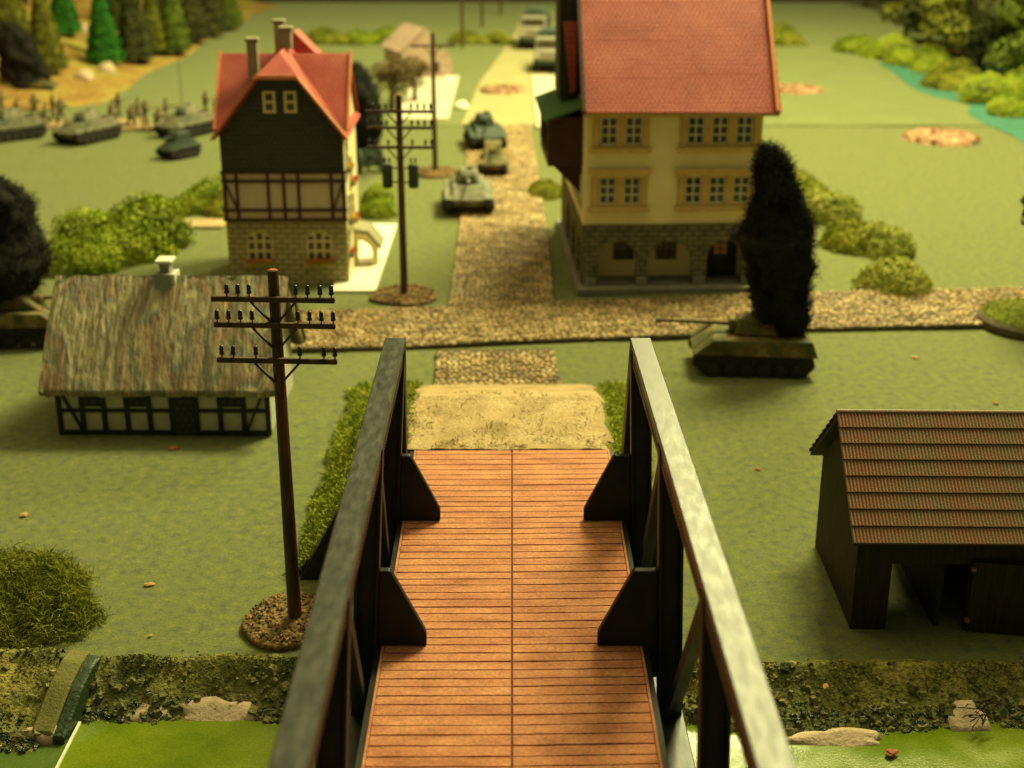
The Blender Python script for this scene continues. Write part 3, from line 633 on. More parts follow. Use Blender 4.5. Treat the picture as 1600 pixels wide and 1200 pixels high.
def tilemat(m, sx, sz, joint=.6):
    """tile pattern: brick grid as bump on the roof's own slope"""
    nt = M[m].node_tree; N = nt.nodes; L = nt.links
    b = N['Principled BSDF']; tc = N.new('ShaderNodeTexCoord'); sp = N.new('ShaderNodeSeparateXYZ'); L.new(tc.outputs['Object'], sp.inputs[0])
    cb = N.new('ShaderNodeCombineXYZ'); L.new(sp.outputs['X'], cb.inputs['X']); ad = N.new('ShaderNodeMath'); ad.operation = 'ADD'; L.new(sp.outputs['Y'], ad.inputs[0]); L.new(sp.outputs['Z'], ad.inputs[1]); L.new(ad.outputs[0], cb.inputs['Y'])
    br_ = N.new('ShaderNodeTexBrick'); br_.inputs['Scale'].default_value = 1; br_.inputs['Brick Width'].default_value = sx; br_.inputs['Row Height'].default_value = sz; br_.inputs['Mortar Size'].default_value = sx * .12; br_.inputs['Mortar Smooth'].default_value = .6
    L.new(cb.outputs[0], br_.inputs['Vector']); bp = N.new('ShaderNodeBump'); bp.inputs['Strength'].default_value = .9; bp.inputs['Distance'].default_value = .04; bp.invert = True; L.new(br_.outputs['Fac'], bp.inputs['Height'])
    mr = N.new('ShaderNodeMapRange'); mr.inputs[3].default_value = 1.04; mr.inputs[4].default_value = joint; L.new(br_.outputs['Fac'], mr.inputs[0]); sc = N.new('ShaderNodeVectorMath'); sc.operation = 'SCALE'
    L.new(b.inputs['Base Color'].links[0].from_socket, sc.inputs[0]); L.new(mr.outputs[0], sc.inputs['Scale']); L.new(sc.outputs[0], b.inputs['Base Color'])
    old = b.inputs['Normal'].links
    if old: L.new(old[0].from_socket, bp.inputs['Normal'])
    L.new(bp.outputs[0], b.inputs['Normal'])
tilemat('roof_red', .14, .19, .5); tilemat('stone_grey', .34, .15); tilemat('stone_tan', .36, .16); tilemat('slate', .16, .14)

# ------------------------------------------------------------------ tall half-timbered house
H = empty('tall_house', (-6.72, 39.5, 0), R(.5), label='tall half-timbered house with dark slate gable and red roof', cat='house')
HW, HD = 1.79, 3.5
panel(rect(-HW, HW, 0, 2.0), [arch(-1.25, -.43, .72, 1.68), arch(.53, 1.35, .72, 1.68)], 0, .14, 'ground_floor_wall', M['stone_tan'], H)
for x in (-.84, .94):
    wn = window(H, x, .72, .80, .96, 3, 3, .10, 'win_cream', arched=True, bar=.07, t=.06)
    MB().bx(x - .48, x + .48, -.09, .02, .60, .70).build('sill', M['trim_tan'], H)
    flowers(H, x, -.06, .76, .8, 'flower_red', int(x * 10) + 30); flowers(H, x + .1, -.07, .70, .9, 'lichen_bright', int(x * 10) + 50)
MB().bx(-HW, -HW + .14, .142, HD, 0, 4.7).build('side_wall', M['plaster_pink'], H); MB().bx(HW - .14, HW, .142, HD, 0, 4.7).build('side_wall', M['wall_yellow'], H); MB().bx(-HW + .142, HW - .142, HD - .14, HD, 0, 4.7).build('rear_wall', M['plaster_pink'], H)
MB().bx(-HW - .03, HW + .03, -.06, .138, 2.0, 3.44).build('plaster_wall', M['plaster_pink'], H)
tb = lambda a, b, w_=.10: MB().bar((a[0], -.075, a[1]), (b[0], -.075, b[1]), .06, w_, (0, 1, 0) if a[0] == b[0] else (0, 0, 1)).build('beam', M['brown_wood'], H)
for x in (-1.74, -1.38, -.46, 0, .43, 1.40, 1.76):
    MB().bx(x - .045, x + .045, -.10, -.055, 2.08, 3.44).build('beam', M['brown_wood'], H)
for z in (2.04, 2.33, 3.20, 3.46): MB().bx(-1.84, 1.84, -.115, -.052, z - .045, z + .045).build('beam', M['brown_wood'], H)
for a, b in (((-1.72, 3.16), (-1.40, 2.36)), ((1.74, 3.16), (1.44, 2.36))): MB().bar((a[0], -.08, a[1]), (b[0], -.08, b[1]), .05, .09, (0, 1, 0)).build('beam', M['brown_wood'], H)
# slate gable with the clipped top
EZ, HIPZ, RZ = 4.72, 6.22, 6.78
gx = lambda z: HW * (1 - (z - EZ) / (RZ + .12 - EZ))
gab = [(-HW, 3.50), (HW, 3.50), (HW, EZ), (gx(HIPZ), HIPZ), (-gx(HIPZ), HIPZ), (-HW, EZ)]
panel(gab, [rect(-.42, -.12, 5.22, 5.80), rect(.18, .50, 5.22, 5.80)], -.08, .10, 'slate_gable', M['slate'], H)
for x in (-.27, .34): window(H, x, 5.20, .36, .62, 1, 2, -.06, 'win_cream', bar=.07, t=.07)
# gable roof running back, clipped at front, and the cross roof behind
ov = .17
for s in (-1, 1):
    q = [(s * (HW + ov), -.30, EZ - .22), (s * (HW + ov), HD + .2, EZ - .22), (0, HD - .6, RZ + .06), (0, .62, RZ + .06), (s * gx(HIPZ) * 1.06, -.30, HIPZ + .05)]
    mb = MB(); mb.slab(q if s < 0 else q[::-1], -.09); rf = mb.build('roof_slope', M['roof_red'], H)
    MB().bar((s * (HW + ov + .02), -.32, EZ - .26), (s * gx(HIPZ) * 1.06, -.32, HIPZ + .02), .06, .16, (0, 1, 0)).build('verge_board', M['roof_trim'], H)
MB().slab([(-gx(HIPZ) * 1.06, -.30, HIPZ + .05), (gx(HIPZ) * 1.06, -.30, HIPZ + .05), (0, .62, RZ + .06)], .08).build('hip_slope', M['roof_red'], H)
MB().bar((-gx(HIPZ) * 1.08, -.32, HIPZ + .02), (gx(HIPZ) * 1.08, -.32, HIPZ + .02), .06, .12).build('verge_board', M['roof_trim'], H)
CR = 6.62
for (y0, y1) in ((.10, 1.75), (HD + .1, 1.75)):
    q = [(-HW - .12, y0, EZ - .05), (HW + .12, y0, EZ - .05), (HW + .12, y1, CR), (-HW - .12, y1, CR)]
    courses(H, q if y0 < y1 else [q[1], q[0], q[3], q[2]], 20, 'cross_roof_slope', M['roof_red'], .05, .006)
for s in (-1, 1):
    MB().prism([(0.05, EZ - .1), (HD, EZ - .1), (1.75, CR - .05)], s * HW, s * (HW - .12), 'x').build('cross_gable', M['wall_yellow'], H)
    MB().bar((s * (HW + .15), .06, EZ - .04), (s * (HW + .15), 1.75, CR + .08), .07, .13).build('verge_board', M['roof_trim'], H)
def chimney(parent, x, y, z0, z1, w_, m='chimney'):
    c = MB().bx(x - w_ / 2, x + w_ / 2, y - w_ / 2, y + w_ / 2, z0, z1).build('chimney', M[m], parent, bevel=.015)
    MB().bx(x - w_ * .65, x + w_ * .65, y - w_ * .65, y + w_ * .65, z1 + .002, z1 + .09).build('chimney_cap', M[m], c, bevel=.01)
MB().prism([(-.75, 6.3), (1.05, 6.3), (.15, 7.2)], 2.55, 3.5).build('rear_gable_roof', M['roof_red'], H)
chimney(H, -.85, 1.05, 5.8, 7.1, .30); chimney(H, -.30, 2.7, 6.4, 7.45, .28); chimney(H, .05, 1.7, 6.8, 7.35, .32)
# right side: window boxes and the arched porch
for y, z, m in ((.7, 3.5, 'flower_yellow'), (1.6, 2.9, 'flower_red'), (.8, 1.9, 'flower_yellow'), (1.8, 1.7, 'flower_red'), (.5, .95, 'flower_red')):
    MB().bx(HW + .002, HW + .16, y - .3, y + .3, z - .16, z - .02).build('flower_box', M['chimney'], H); flowers(H, HW + .1, y, z, .18, m, int(y * 100), .26)
    window(H, y, z + .05, .5, .7, 2, 2, HW + .045, 'win_cream', axis='x', t=.04)
panel([(HW, 0)] + [(HW + .72, 0), (HW + .72, .55)] + [(HW + .72 * math.cos(t), .55 + .62 * math.sin(t)) for t in [math.pi / 2 * i / 6 for i in range(1, 7)]], [[(HW + .10, .12)] + [(HW + .55, .12), (HW + .55, .5)] + [(HW + .10 + .45 * math.cos(t), .5 + .40 * math.sin(t)) for t in [math.pi / 2 * i / 5 for i in range(1, 6)]]], 1.9, 2.05, 'porch', M['wall_yellow'], H)
MB().prism([(HW, 1.15), (HW + .4, 1.10), (HW + .8, .6), (HW + .86, .68), (HW + .44, 1.2), (HW, 1.26)], 1.85, 3.0).build('porch_roof', M['chimney'], H)

# ------------------------------------------------------------------ big yellow house
T = empty('yellow_house', (4.65, 38.9, 0), R(2.5), label='big yellow three-storey house with red roof and stone arcade', cat='house')
W, D_ = 2.55, 8.0
MB().bx(-2.75, 2.9, -.42, 8.3, 0, .2).build('platform', M['platform'], T, bevel=.02)
ar = [arch(-2.13, -.97, .205, 1.55), arch(-.65, .68, .205, 1.55), arch(1.12, 2.18, .205, 1.55)]
panel(rect(-W, W, .2, 1.94), ar, -.03, .22, 'arcade_wall', M['stone_grey'], T)
panel(rect(.20, D_ - .1, .2, 1.94), [arch(.7, 1.7, .205, 1.5), arch(2.4, 3.6, .205, 1.5), arch(4.4, 5.6, .205, 1.5)], -W - .03, -W + .22, 'side_arcade_wall', M['stone_grey'], T, axis='x')
for x in (-2.34, -.81, .90, 2.36): MB().bx(x - .17, x + .17, -.12, -.034, .2, .46).build('plinth', M['platform'], T, bevel=.015)
MB().bx(-W - .04, W + .04, -.07, -.001, 1.95, 2.04).build('string_course', M['stone_grey'], T)
# arcade: back wall with windows and door
MB().bx(-W + .24, W - .21, .95, 1.05, .2, 1.94).build('inner_wall', M['wall_yellow'], T)
for x in (-1.25, .05): window(T, x, .72, .62, .52, 3, 2, .95, 'brown_wood', 'glass_dark')
MB().bx(1.2, 2.2, .86, .94, .2, 1.9).build('door', M['timber_black'], T)
wd = window(T, 1.68, .86, .46, .58, 2, 3, .85, 'brown_wood', 'glass_reflection', arched=True)  # door panes carry a painted orange reflection
# upper walls
panel(rect(-W, W, 2.04, 5.52), [rect(-2.3, -.8, 2.62, 3.48), rect(.22, 2.42, 2.62, 3.48), rect(-2.3, -.8, 4.35, 5.2), rect(.22, 2.42, 4.35, 5.2)], 0, .2, 'front_wall', M['wall_yellow'], T)
MB().bx(-W, -W + .2, .202, D_, 1.945, 5.5).build('side_wall', M['wall_yellow'], T); MB().bx(W - .2, W, .202, D_, .2, 5.5).build('side_wall', M['wall_yellow'], T); MB().bx(-W + .202, W - .202, D_ - .2, D_, .2, 5.5).build('rear_wall', M['wall_yellow'], T)
for zi, z in enumerate((2.55, 4.28)):
    for (x0, x1, xs) in ((-2.36, -.74, (-1.88, -1.17)), (.16, 2.48, (.62, 1.32, 2.02))):
        b = panel(rect(x0, x1, z, z + 1.02), [rect(x - .25, x + .25, z + .10, z + .90) for x in xs], -.05, .06, 'window_surround', M['trim_tan'], T)
        MB().bx(x0 - .09, x1 + .09, -.20, -.052, z - .10, z + .03).build('sill', M['trim_tan'], b, bevel=.02)
        n = 28; sc_ = [(x0 - .1, z + 1.14), (x1 + .1, z + 1.14)] + [(x1 + .1 - (x1 - x0 + .2) * i / n, z + 1.0 - .07 * abs(math.sin(math.pi * len(xs) * 1.5 * i / n))) for i in range(n + 1)]
        MB().prism(sc_, -.17, -.053).build('hood', M['trim_tan'], b)
        for x in xs: window(T, x, z + .10, .49, .80, 2, 3, .05, 'win_white', t=.05, bar=.045)
        for x in (x0 + .10, x1 - .10): MB().bx(x - .07, x + .07, -.09, -.052, z + .04, z + .98).build('pilaster', M['trim_tan'], b)
# roof: ridge along the front
RY, RZ2 = 3.9, 10.9
courses(T, [(-W - .12, -.38, 5.36), (W + .42, -.38, 5.30), (W + .32, RY, RZ2), (-W - .12, RY, RZ2)], 46, 'roof_slope', M['roof_red'], .05, .003)
courses(T, [(W + .42, D_ + .3, 5.3), (-W - .12, D_ + .3, 5.3), (-W - .12, RY, RZ2), (W + .42, RY, RZ2)], 46, 'roof_slope', M['roof_red'], .05, .003)
MB().bx(-W - .1, W + .38, -.34, -.24, 5.22, 5.36).build('eaves_board', M['trim_tan'], T)
for s in (-1, 1):
    MB().prism([(.05, 5.5), (D_ - .05, 5.5), (RY, RZ2 - .2)], s * (W - .02), s * (W - .22), 'x').build('gable_wall', M['brown_wood'], T)
    MB().bar((s * (W + .10) + (.2 if s > 0 else 0), -.40, 5.36), (s * (W + .10) + (.2 if s > 0 else 0), RY, RZ2 + .1), .10, .20).build('verge_board', M['brown_wood' if s < 0 else 'roof_trim'], T)
# left oriel with green roof, and its steep dormer roof
o = MB().bx(-W - 1.02, -W - .002, .75, 4.1, 3.62, 5.05).build('oriel', M['brown_wood'], T)
for y in (1.4, 2.4, 3.4): window(o, y, 4.0, .6, .75, 2, 2, -W - 1.01, 'bark', axis='x', t=.05)
MB().slab([(-W - 1.2, .55, 5.0), (-W + .02, .55, 5.42), (-W + .02, 4.35, 5.55), (-W - 1.2, 4.35, 5.1)], .07).build('green_roof', M['green_roof'], T)
MB().prism([(-W - .85, 3.6), (-W - .002, 3.6), (-W - .002, 2.75)], .9, 1.02).build('bracket', M['brown_wood'], T); MB().prism([(-W - .85, 3.6), (-W - .002, 3.6), (-W - .002, 2.75)], 3.7, 3.82).build('bracket', M['brown_wood'], T)
for y in (.9, 2.0, 3.2): window(T, y, 2.35, .7, 1.0, 2, 3, -W - .002, 'win_white', axis='x', t=.05)
MB().prism([(1.9, 5.5), (3.7, 5.5), (3.5, 9.3), (2.8, 9.9), (2.1, 9.3)], -W - .62, -W - .02, 'x').build('dormer_wall', M['timber_black'], T)
MB().slab([(-W - .30, 1.72, 5.62), (-W - .16, 1.72, 5.62), (-W - .05, 2.3, 9.6), (-W - .75, 2.3, 9.6)], .1).build('dormer_roof', M['roof_red'], T)

# ------------------------------------------------------------------ thatched cottage
C = empty('thatched_cottage', (-7.69, 27.8, 0), R(-.6), label='low timber-framed cottage with streaky thatched roof', cat='cottage')
bays = [-2.31, -1.8, -1.32, -.81, -.31, .18, .73, 1.25, 1.77, 2.31]
MB().bx(-2.32, 2.32, .03, .15, 0, 1.22).build('front_wall', M['plaster_old'], C)
for s in (-1, 1): MB().prism([(.152, 0), (3.2, 0), (3.2, 1.25), (1.65, 3.0), (.152, 1.25)], s * 2.32, s * 2.2, 'x').build('gable_wall', M['plaster_old'], C)
MB().bx(-2.19, 2.19, 3.06, 3.18, 0, 1.22).build('rear_wall', M['plaster_old'], C)
for i, x in enumerate(bays): MB().bx(x - .055, x + .055, -.03, .028, .0, 1.22).build('beam', M['timber_black'], C, bevel=.008)
for z, w_ in ((.06, .10), (.58, .075), (1.10, .08)): 
    for a, b in zip(bays, bays[1:]):
        if a == .18 and z < 1: continue
        MB().bx(a + .056, b - .056, -.025, .028, z - w_ / 2, z + w_ / 2).build('rail', M['timber_black'], C)
for a, b in (((-2.24, 1.04), (-1.84, .12)), ((2.24, 1.04), (1.83, .12))): MB().bar((a[0], -.006, a[1]), (b[0], -.006, b[1]), .05, .075, (0, 1, 0)).build('brace', M['timber_black'], C)
for i in (1, 3, 7):
    s_ = MB().bx(bays[i] + .06, bays[i + 1] - .06, -.02, .026, .68, 1.05).build('shutter', M['slate'], C)
    for k in range(4):
        x = bays[i] + .10 + k * .10; MB().bx(x, x + .075, -.035, -.021, .70, 1.03).build('slat', M['slate'], s_)
MB().bx(.24, .67, -.022, .026, .02, 1.05).build('door', M['slate'], C)
def thatch(s):
    V = []; F = []; nx, ny = 110, 40
    for j in range(ny + 1):
        t = j / ny
        for i in range(nx + 1):
            u = i / nx; x = -2.62 + 5.26 * u
            y = -.30 + 1.95 * t if s > 0 else 3.55 - 1.9 * t
            z = 1.12 + 2.08 * t + .07 * math.sin(t * math.pi)
            d = .055 * noise.noise(Vector((x * 2.6, t * 1.2, 3 + s))) + .03 * noise.noise(Vector((x * 9, t * 2.5, 5))) + .016 * noise.noise(Vector((x * 24, t * 4, 8)))
            if j == 0: z += .05 * noise.noise(Vector((x * 6, 0, 1)))
            V.append((x, y - s * d * .7, z + d * .7))
    n = len(V)
    V += [(v[0], v[1] + s * .12, v[2] - .14) for v in V[:nx + 1]]
    for j in range(ny):
        for i in range(nx): a = j * (nx + 1) + i; F.append((a, a + 1, a + nx + 2, a + nx + 1))
    F += [(n + i, n + i + 1, i + 1, i) for i in range(nx)]
    MB().add(V, F).build('thatch_slope', M['thatch'], C, smooth=True)
thatch(1); thatch(-1)
for s in (-1, 1): MB().prism([(-.2, 1.0), (-.32, 1.13), (1.65, 3.2), (3.5, 1.15), (3.4, 1.0), (1.65, 2.98)], s * 2.50, s * 2.58, 'x').build('thatch_edge', M['thatch'], C)
ck = MB().bx(-.33, .05, 1.40, 1.9, 2.85, 3.30).build('chimney', M['chim_grey'], C, bevel=.02)
MB().bx(-.22, .0, 1.5, 1.8, 3.30, 3.52).build('chimney_stack', M['chim_grey'], ck, bevel=.01); MB().bx(-.30, .08, 1.42, 1.88, 3.525, 3.60).build('chimney_cap', M['chim_white'], ck, bevel=.02); MB().bx(.055, .13, 1.45, 1.9, 2.95, 3.28).build('flashing', M['chim_white'], ck)

# ------------------------------------------------------------------ barn
K = empty('barn', (7.98, 19.5, 0), R(-1), label='dark plank barn with ribbed brown tile roof and open doorway', cat='barn')
panel([(-2.4, 0), (-1.82, 0), (-1.82, 1.22), (-.55, 1.22), (-.55, 0), (2.5, 0), (2.5, 1.82), (-2.4, 1.82)], [], 0, .10, 'front_wall', M['barn_wood'], K)
panel([(-2.4, 0), (-2.0, 0), (-2.0, 1.33), (-1.05, 1.33), (-1.05, 0), (2.5, 0), (2.5, 1.82), (-2.4, 1.82)], [], 2.9, 3.0, 'rear_wall', M['barn_wood'], K)
for s, x in ((-1, -2.4), (1, 2.5)): MB().prism([(.102, 0), (2.898, 0), (2.898, 1.9), (1.5, 3.05), (.102, 1.9)], x, x - s * .1, 'x').build('gable_wall', M['barn_wood'], K)
MB().bx(-1.0, -.92, .12, 2.88, 0, 1.6).build('inner_wall', M['barn_wood'], K)
MB().bx(0, 1.15, -.06, 0, .03, 1.30).build('door', M['barn_wood'], K, loc=(-.52, -.02, 0), rot=(0, 0, R(-8)))
for z in (.22, 1.15): MB().bx(-.57, -.50, -.13, -.06, z, z + .06).build('hinge', M['chip_red'], K)
def tile_course():
    V = []; F = []; n = 94; L = 5.3; seg = 5
    for i in range(n * seg + 1):
        x = L * i / (n * seg); h = .022 * abs(math.sin(math.pi * i / seg)) + .0
        V += [(x, 0, .045 + h), (x, .335, .012 + h), (x, 0, .0)]
    for i in range(n * seg): a = 3 * i; F += [(a, a + 3, a + 4, a + 1), (a + 2, a + 5, a + 3, a)]
    me = bpy.data.meshes.new('tile_course'); me.from_pydata(V, [], F); me.materials.append(M['tile_brown']); return me
tc_ = tile_course(); ang = math.atan2(3.24 - 1.74, 1.84)
sl = math.hypot(1.50, 1.84); nC = 8
rf = empty('roof', (0, 0, 0)); rf.parent = K
for k in range(nC):
    s = sl * k / nC
    link('tile_course', tc_, None, rf, (-2.58, -.33 + s * math.cos(ang), 1.74 + s * math.sin(ang)), (ang, 0, 0))
    link('tile_course', tc_, None, rf, (2.72, 3.35 - s * math.cos(ang), 1.74 + s * math.sin(ang)), (ang, 0, math.pi))
MB().slab([(-2.56, -.31, 1.73), (2.7, -.31, 1.73), (2.7, 1.51, 3.19), (-2.56, 1.51, 3.19)], .06).build('roof_board', M['barn_wood'], rf)
MB().slab([(2.7, 3.33, 1.73), (-2.56, 3.33, 1.73), (-2.56, 1.51, 3.19), (2.7, 1.51, 3.19)], .06).build('roof_board', M['barn_wood'], rf)
MB().cyl((-2.58, 1.51, 3.26), (2.72, 1.51, 3.26), .045, None, 10).build('ridge_tile', M['tile_brown'], rf)

# ================================================================== vehicles
def wheel_mesh(r, w_): 
    return MB().cyl((0, -w_ / 2, 0), (0, w_ / 2, 0), r, r * .92, 14).cyl((0, -w_ / 2 - .02, 0), (0, -w_ / 2, 0), r * .35, r * .4, 10).mesh('wheel', M['track'])
WH = wheel_mesh(.17, .16); WS = wheel_mesh(.24, .14)
def tank(loc, rz, label, L=3.0, w_=1.5, mat='tank_green', gun=1.6, turret=True, s=1.0, group=None, skirt=False):
    e = empty('tank', loc, rz, label=label, cat='tank', group=group); e.scale = (s, s, s); h = L / 2
    MB().prism([(-h, .38), (-h + .15, .22), (h - .3, .22), (h, .52), (h - .55, .92), (-h + .25, .92), (-h - .02, .68)], -w_ * .36, w_ * .36).build('hull', M[mat], e, bevel=.03)
    for sy in (-1, 1):
        y0, y1 = sy * w_ * .36, sy * w_ * .52
        tr = MB().prism([(-h - .02, .26), (-h + .22, .0), (h - .34, .0), (h + .02, .30), (h - .05, .55), (-h + .05, .52)], min(y0, y1), max(y0, y1)).build('track', M['track'], e, bevel=.03)
        for k in range(6): link('wheel', WH, None, tr, (-h + .42 + k * (L - .95) / 5, sy * w_ * .53, .19))
        MB().prism([(-h - .06, .52), (h - .02, .56), (h - .5, .72 if not skirt else .94), (-h + .1, .72 if not skirt else .94)], min(y0, y1) - .03, max(y0, y1) + .05).build('fender' if not skirt else 'side_skirt', M[mat], e, bevel=.02)
    for x in (-h + .35, -h + .75): MB().bx(x - .14, x + .14, -w_ * .25, w_ * .25, .92, .955).build('engine_grille', M['track'], e)
    if turret:
        t = MB().add([(-.62, -.48, .92), (.48, -.40, .92), (.48, .40, .92), (-.62, .48, .92), (-.48, -.34, 1.36), (.34, -.26, 1.34), (.34, .26, 1.34), (-.48, .34, 1.36)], [(0, 3, 2, 1), (4, 5, 6, 7), (0, 1, 5, 4), (1, 2, 6, 5), (2, 3, 7, 6), (3, 0, 4, 7)]).build('turret', M[mat], e, bevel=.05)
        MB().cyl((-.18, .1, 1.34), (-.18, .1, 1.44), .15, .14, 12).build('hatch', M[mat], t); MB().box((.5, 0, 1.13), (.16, .5, .30)).build('mantlet', M[mat], t, bevel=.04)
    else:
        t = MB().prism([(-.75, .92), (h - .55, .92), (.28, 1.42), (-.60, 1.42)], -w_ * .33, w_ * .33).build('casemate', M[mat], e, bevel=.04); MB().box((h - .75, 0, 1.1), (.3, .36, .28)).build('mantlet', M[mat], t, bevel=.05)
    x0 = .5 if turret else h - .7
    MB().cyl((x0, 0, 1.13), (x0 + gun, 0, 1.18), .055, .045, 10).cyl((x0 + gun, 0, 1.18), (x0 + gun + .15, 0, 1.185), .075, .075, 10).build('gun_barrel', M[mat], t)
    return e
def truck(loc, rz, label, s=1.0):
    e = empty('truck', loc, rz, label=label, cat='truck', group='trucks on the far sand road'); e.scale = (s, s, s)
    MB().bx(-1.5, 1.5, -.5, .5, .38, .52).build('chassis', M['tank_dark'], e)
    MB().bx(-1.5, .35, -.62, .62, .52, .80).build('cargo_bed', M['cab'], e, bevel=.02)
    MB().prism([(-.62, .80), (.62, .80), (.62, 1.25)] + [(.62 * math.cos(t), 1.25 + .36 * math.sin(t)) for t in [math.pi * i / 8 for i in range(1, 8)]] + [(-.62, 1.25)], -1.5, .35, 'x').build('canvas_cover', M['tarp'], e)
    c = MB().prism([(.38, .52), (1.5, .52), (1.5, .9), (1.05, .95), (.95, 1.35), (.42, 1.38)], -.55, .55).build('cab', M['cab'], e, bevel=.03)
    MB().bx(1.0, 1.06, -.45, .45, .98, 1.28).build('windscreen', M['glass_dark'], c)
    for x in (-1.0, -.45, 1.0):
        for y in (-.55, .55): link('wheel', WS, None, e, (x, y, .24))
    for y in (-.42, .42): MB().cyl((1.5, y, .72), (1.55, y, .72), .09, .09, 10).build('headlight', M['win_white'], e)
    return e
# knocked-out tank in front of the yellow house
tank((6.0, 32.25, .02), R(180 - 3.5), 'camouflaged knocked-out tank under black smoke in front of yellow house', 3.0, 1.55, 'camo', 1.75, True, 1.0, skirt=True)
x, y, _ = at(20, 548); tank((x - .25, y + .9, .02), R(2), 'dark knocked-out tank under black smoke beside the thatched cottage', 3.0, 1.5, 'camo', .9, False, skirt=True)
x, y, _ = at(730, 340); tank((x, y + 1.3, .13), R(-87), 'nearest pale green tank driving down the cobbled road', 2.9, 1.65, 'tank_green', 1.0, group='tanks on the cobbled road')
x, y, _ = at(770, 280); tank((x, y + 1.0, .13), R(-90), 'low turretless tank destroyer in the middle of the road column', 2.4, 1.25, 'camo', .4, False, s=.85, group='tanks on the cobbled road')
x, y, _ = at(757, 238); tank((x, y + 1.3, .13), R(-82), 'grey-green tank at the rear of the road column', 2.9, 1.5, 'tank_dark', 1.3, group='tanks on the cobbled road')
x, y, _ = at(128, 226); tank((x, y + 1.0, .02), R(-118), 'grey-green tank in the middle of the field beside the infantry', 2.9, 1.5, 'tank_green', 1.0, group='tanks in the field')
x, y, _ = at(286, 216); tank((x, y + 1.0, .02), R(-118), 'tank with a tall aerial in the field nearest the tall house', 2.9, 1.5, 'tank_green', 1.2, group='tanks in the field')
MB().cyl((x - .3, y + 1.6, 1.2), (x - .3, y + 1.6, 3.9), .02, .012, 6).build('aerial', M['track'], label='thin tall aerial above the field tank by the tall house', cat='aerial')
x, y, _ = at(275, 250); tank((x, y + .6, .02), R(-125), 'small armoured carrier in front of the field tanks', 2.2, 1.3, 'tank_dark', .4, False, s=.78, group='tanks in the field')
x, y, _ = at(8, 222); tank((x, y + .8, .02), R(-135), 'field tank cut by the picture edge beside the infantry', 2.9, 1.5, 'tank_green', .8, group='tanks in the field')
x, y, _ = at(834, 76); truck((x + .1, y + 1.2, .03), R(-95), 'far truck with dark green canvas cover, the one higher on the sand road', 1.6)
x, y, _ = at(852, 112); truck((x + .3, y + 1.2, .03), R(-95), 'truck half hidden by the yellow house roof', 1.5)
# towed gun behind the tall house
x, y, _ = at(577, 272)
e = empty('field_gun', (x, y + .3, 0), R(-70), label='dark field gun with spoked wheels behind the tall house', cat='gun')
for s in (-1, 1):
    wv = MB(); n = 20
    for i in range(n):
        a, b = 2 * math.pi * i / n, 2 * math.pi * (i + 1) / n; wv.bar((.48 * math.cos(a), s * .45, .5 + .48 * math.sin(a)), (.48 * math.cos(b), s * .45, .5 + .48 * math.sin(b)), .08, .07)
    for i in range(6): a = math.pi * i / 6; wv.bar((.46 * math.cos(a), s * .45, .5 + .46 * math.sin(a)), (-.46 * math.cos(a), s * .45, .5 - .46 * math.sin(a)), .03, .03)
    wv.build('wheel', M['tank_dark'], e)
    MB().bar((-.2, s * .2, .5), (-1.7, s * .5, .08), .09, .1).build('trail', M['tank_dark'], e)
MB().slab([(.25, -.55, .3), (.25, .55, .3), (.1, .55, 1.05), (.1, -.55, 1.05)], .04).build('shield', M['tank_dark'], e); MB().cyl((-.4, 0, .7), (1.6, 0, .9), .08, .06, 10).build('barrel', M['tank_dark'], e)

# ------------------------------------------------------------------ black wool smoke
def smoke(loc, prof, label, seed, n=11000, lean=(0, 0), top=1.0, wid=.007):
    """prof: (height, half-width, x-offset) up the plume"""
    rg_ = np.random.default_rng(seed); hs = [p[0] for p in prof]; nz, na = 46, 40; V = []; F = []
    def at_(z, a):
        w_ = np.interp(z, hs, [p[1] for p in prof]); xo = np.interp(z, hs, [p[2] for p in prof])
        q = Vector((math.cos(a) * 1.2, math.sin(a) * 1.2, z * .8 + seed)); k = 1 + .42 * noise.noise(q * 1.2) + .22 * noise.noise(q * 2.9) + .09 * noise.noise(q * 6.5)
        return Vector((xo + w_ * k * math.cos(a), w_ * .85 * k * math.sin(a), z))
    for j in range(nz + 1):
        z = hs[0] + (hs[-1] - hs[0]) * j / nz
        V += [at_(z, 2 * math.pi * i / na) for i in range(na)]
    F = [(j * na + i, j * na + (i + 1) % na, (j + 1) * na + (i + 1) % na, (j + 1) * na + i) for j in range(nz) for i in range(na)] + [tuple(range(na - 1, -1, -1)), tuple(range(nz * na, nz * na + na))]
    e = empty('smoke_plume', loc, label=label, cat='smoke plume', group='black wool smoke plumes')
    MB().add(V, F).build('wool_body', M['smoke_wool'], e, smooth=True)
    zz = rg_.uniform(hs[0], hs[-1], n); aa = rg_.uniform(0, 2 * math.pi, n); P = np.array([at_(z, a) for z, a in zip(zz, aa)])
    D = np.stack([np.cos(aa) * .5, np.sin(aa) * .5, np.full(n, .6)], 1) + rg_.normal(scale=.7, size=(n, 3)); D /= np.linalg.norm(D, axis=1)[:, None]
    link('wool_fibres', strands('wool_fibres', P, D, rg_, .26, wid, .9, M['smoke_wool']), None, e)
    return e
smoke((6.6, 32.2, 0), [(.95, .50, .08), (1.3, .66, .06), (2.0, .76, .04), (2.7, .82, .0), (3.1, .86, -.08), (3.35, .98, -.26), (3.5, .78, -.12), (3.9, .68, -.14), (4.6, .52, -.26), (5.2, .38, -.42), (5.5, .22, -.50), (5.62, .05, -.52)], 'tall black wool smoke plume on the tank before the yellow house', 3)
x, y, _ = at(10, 548)
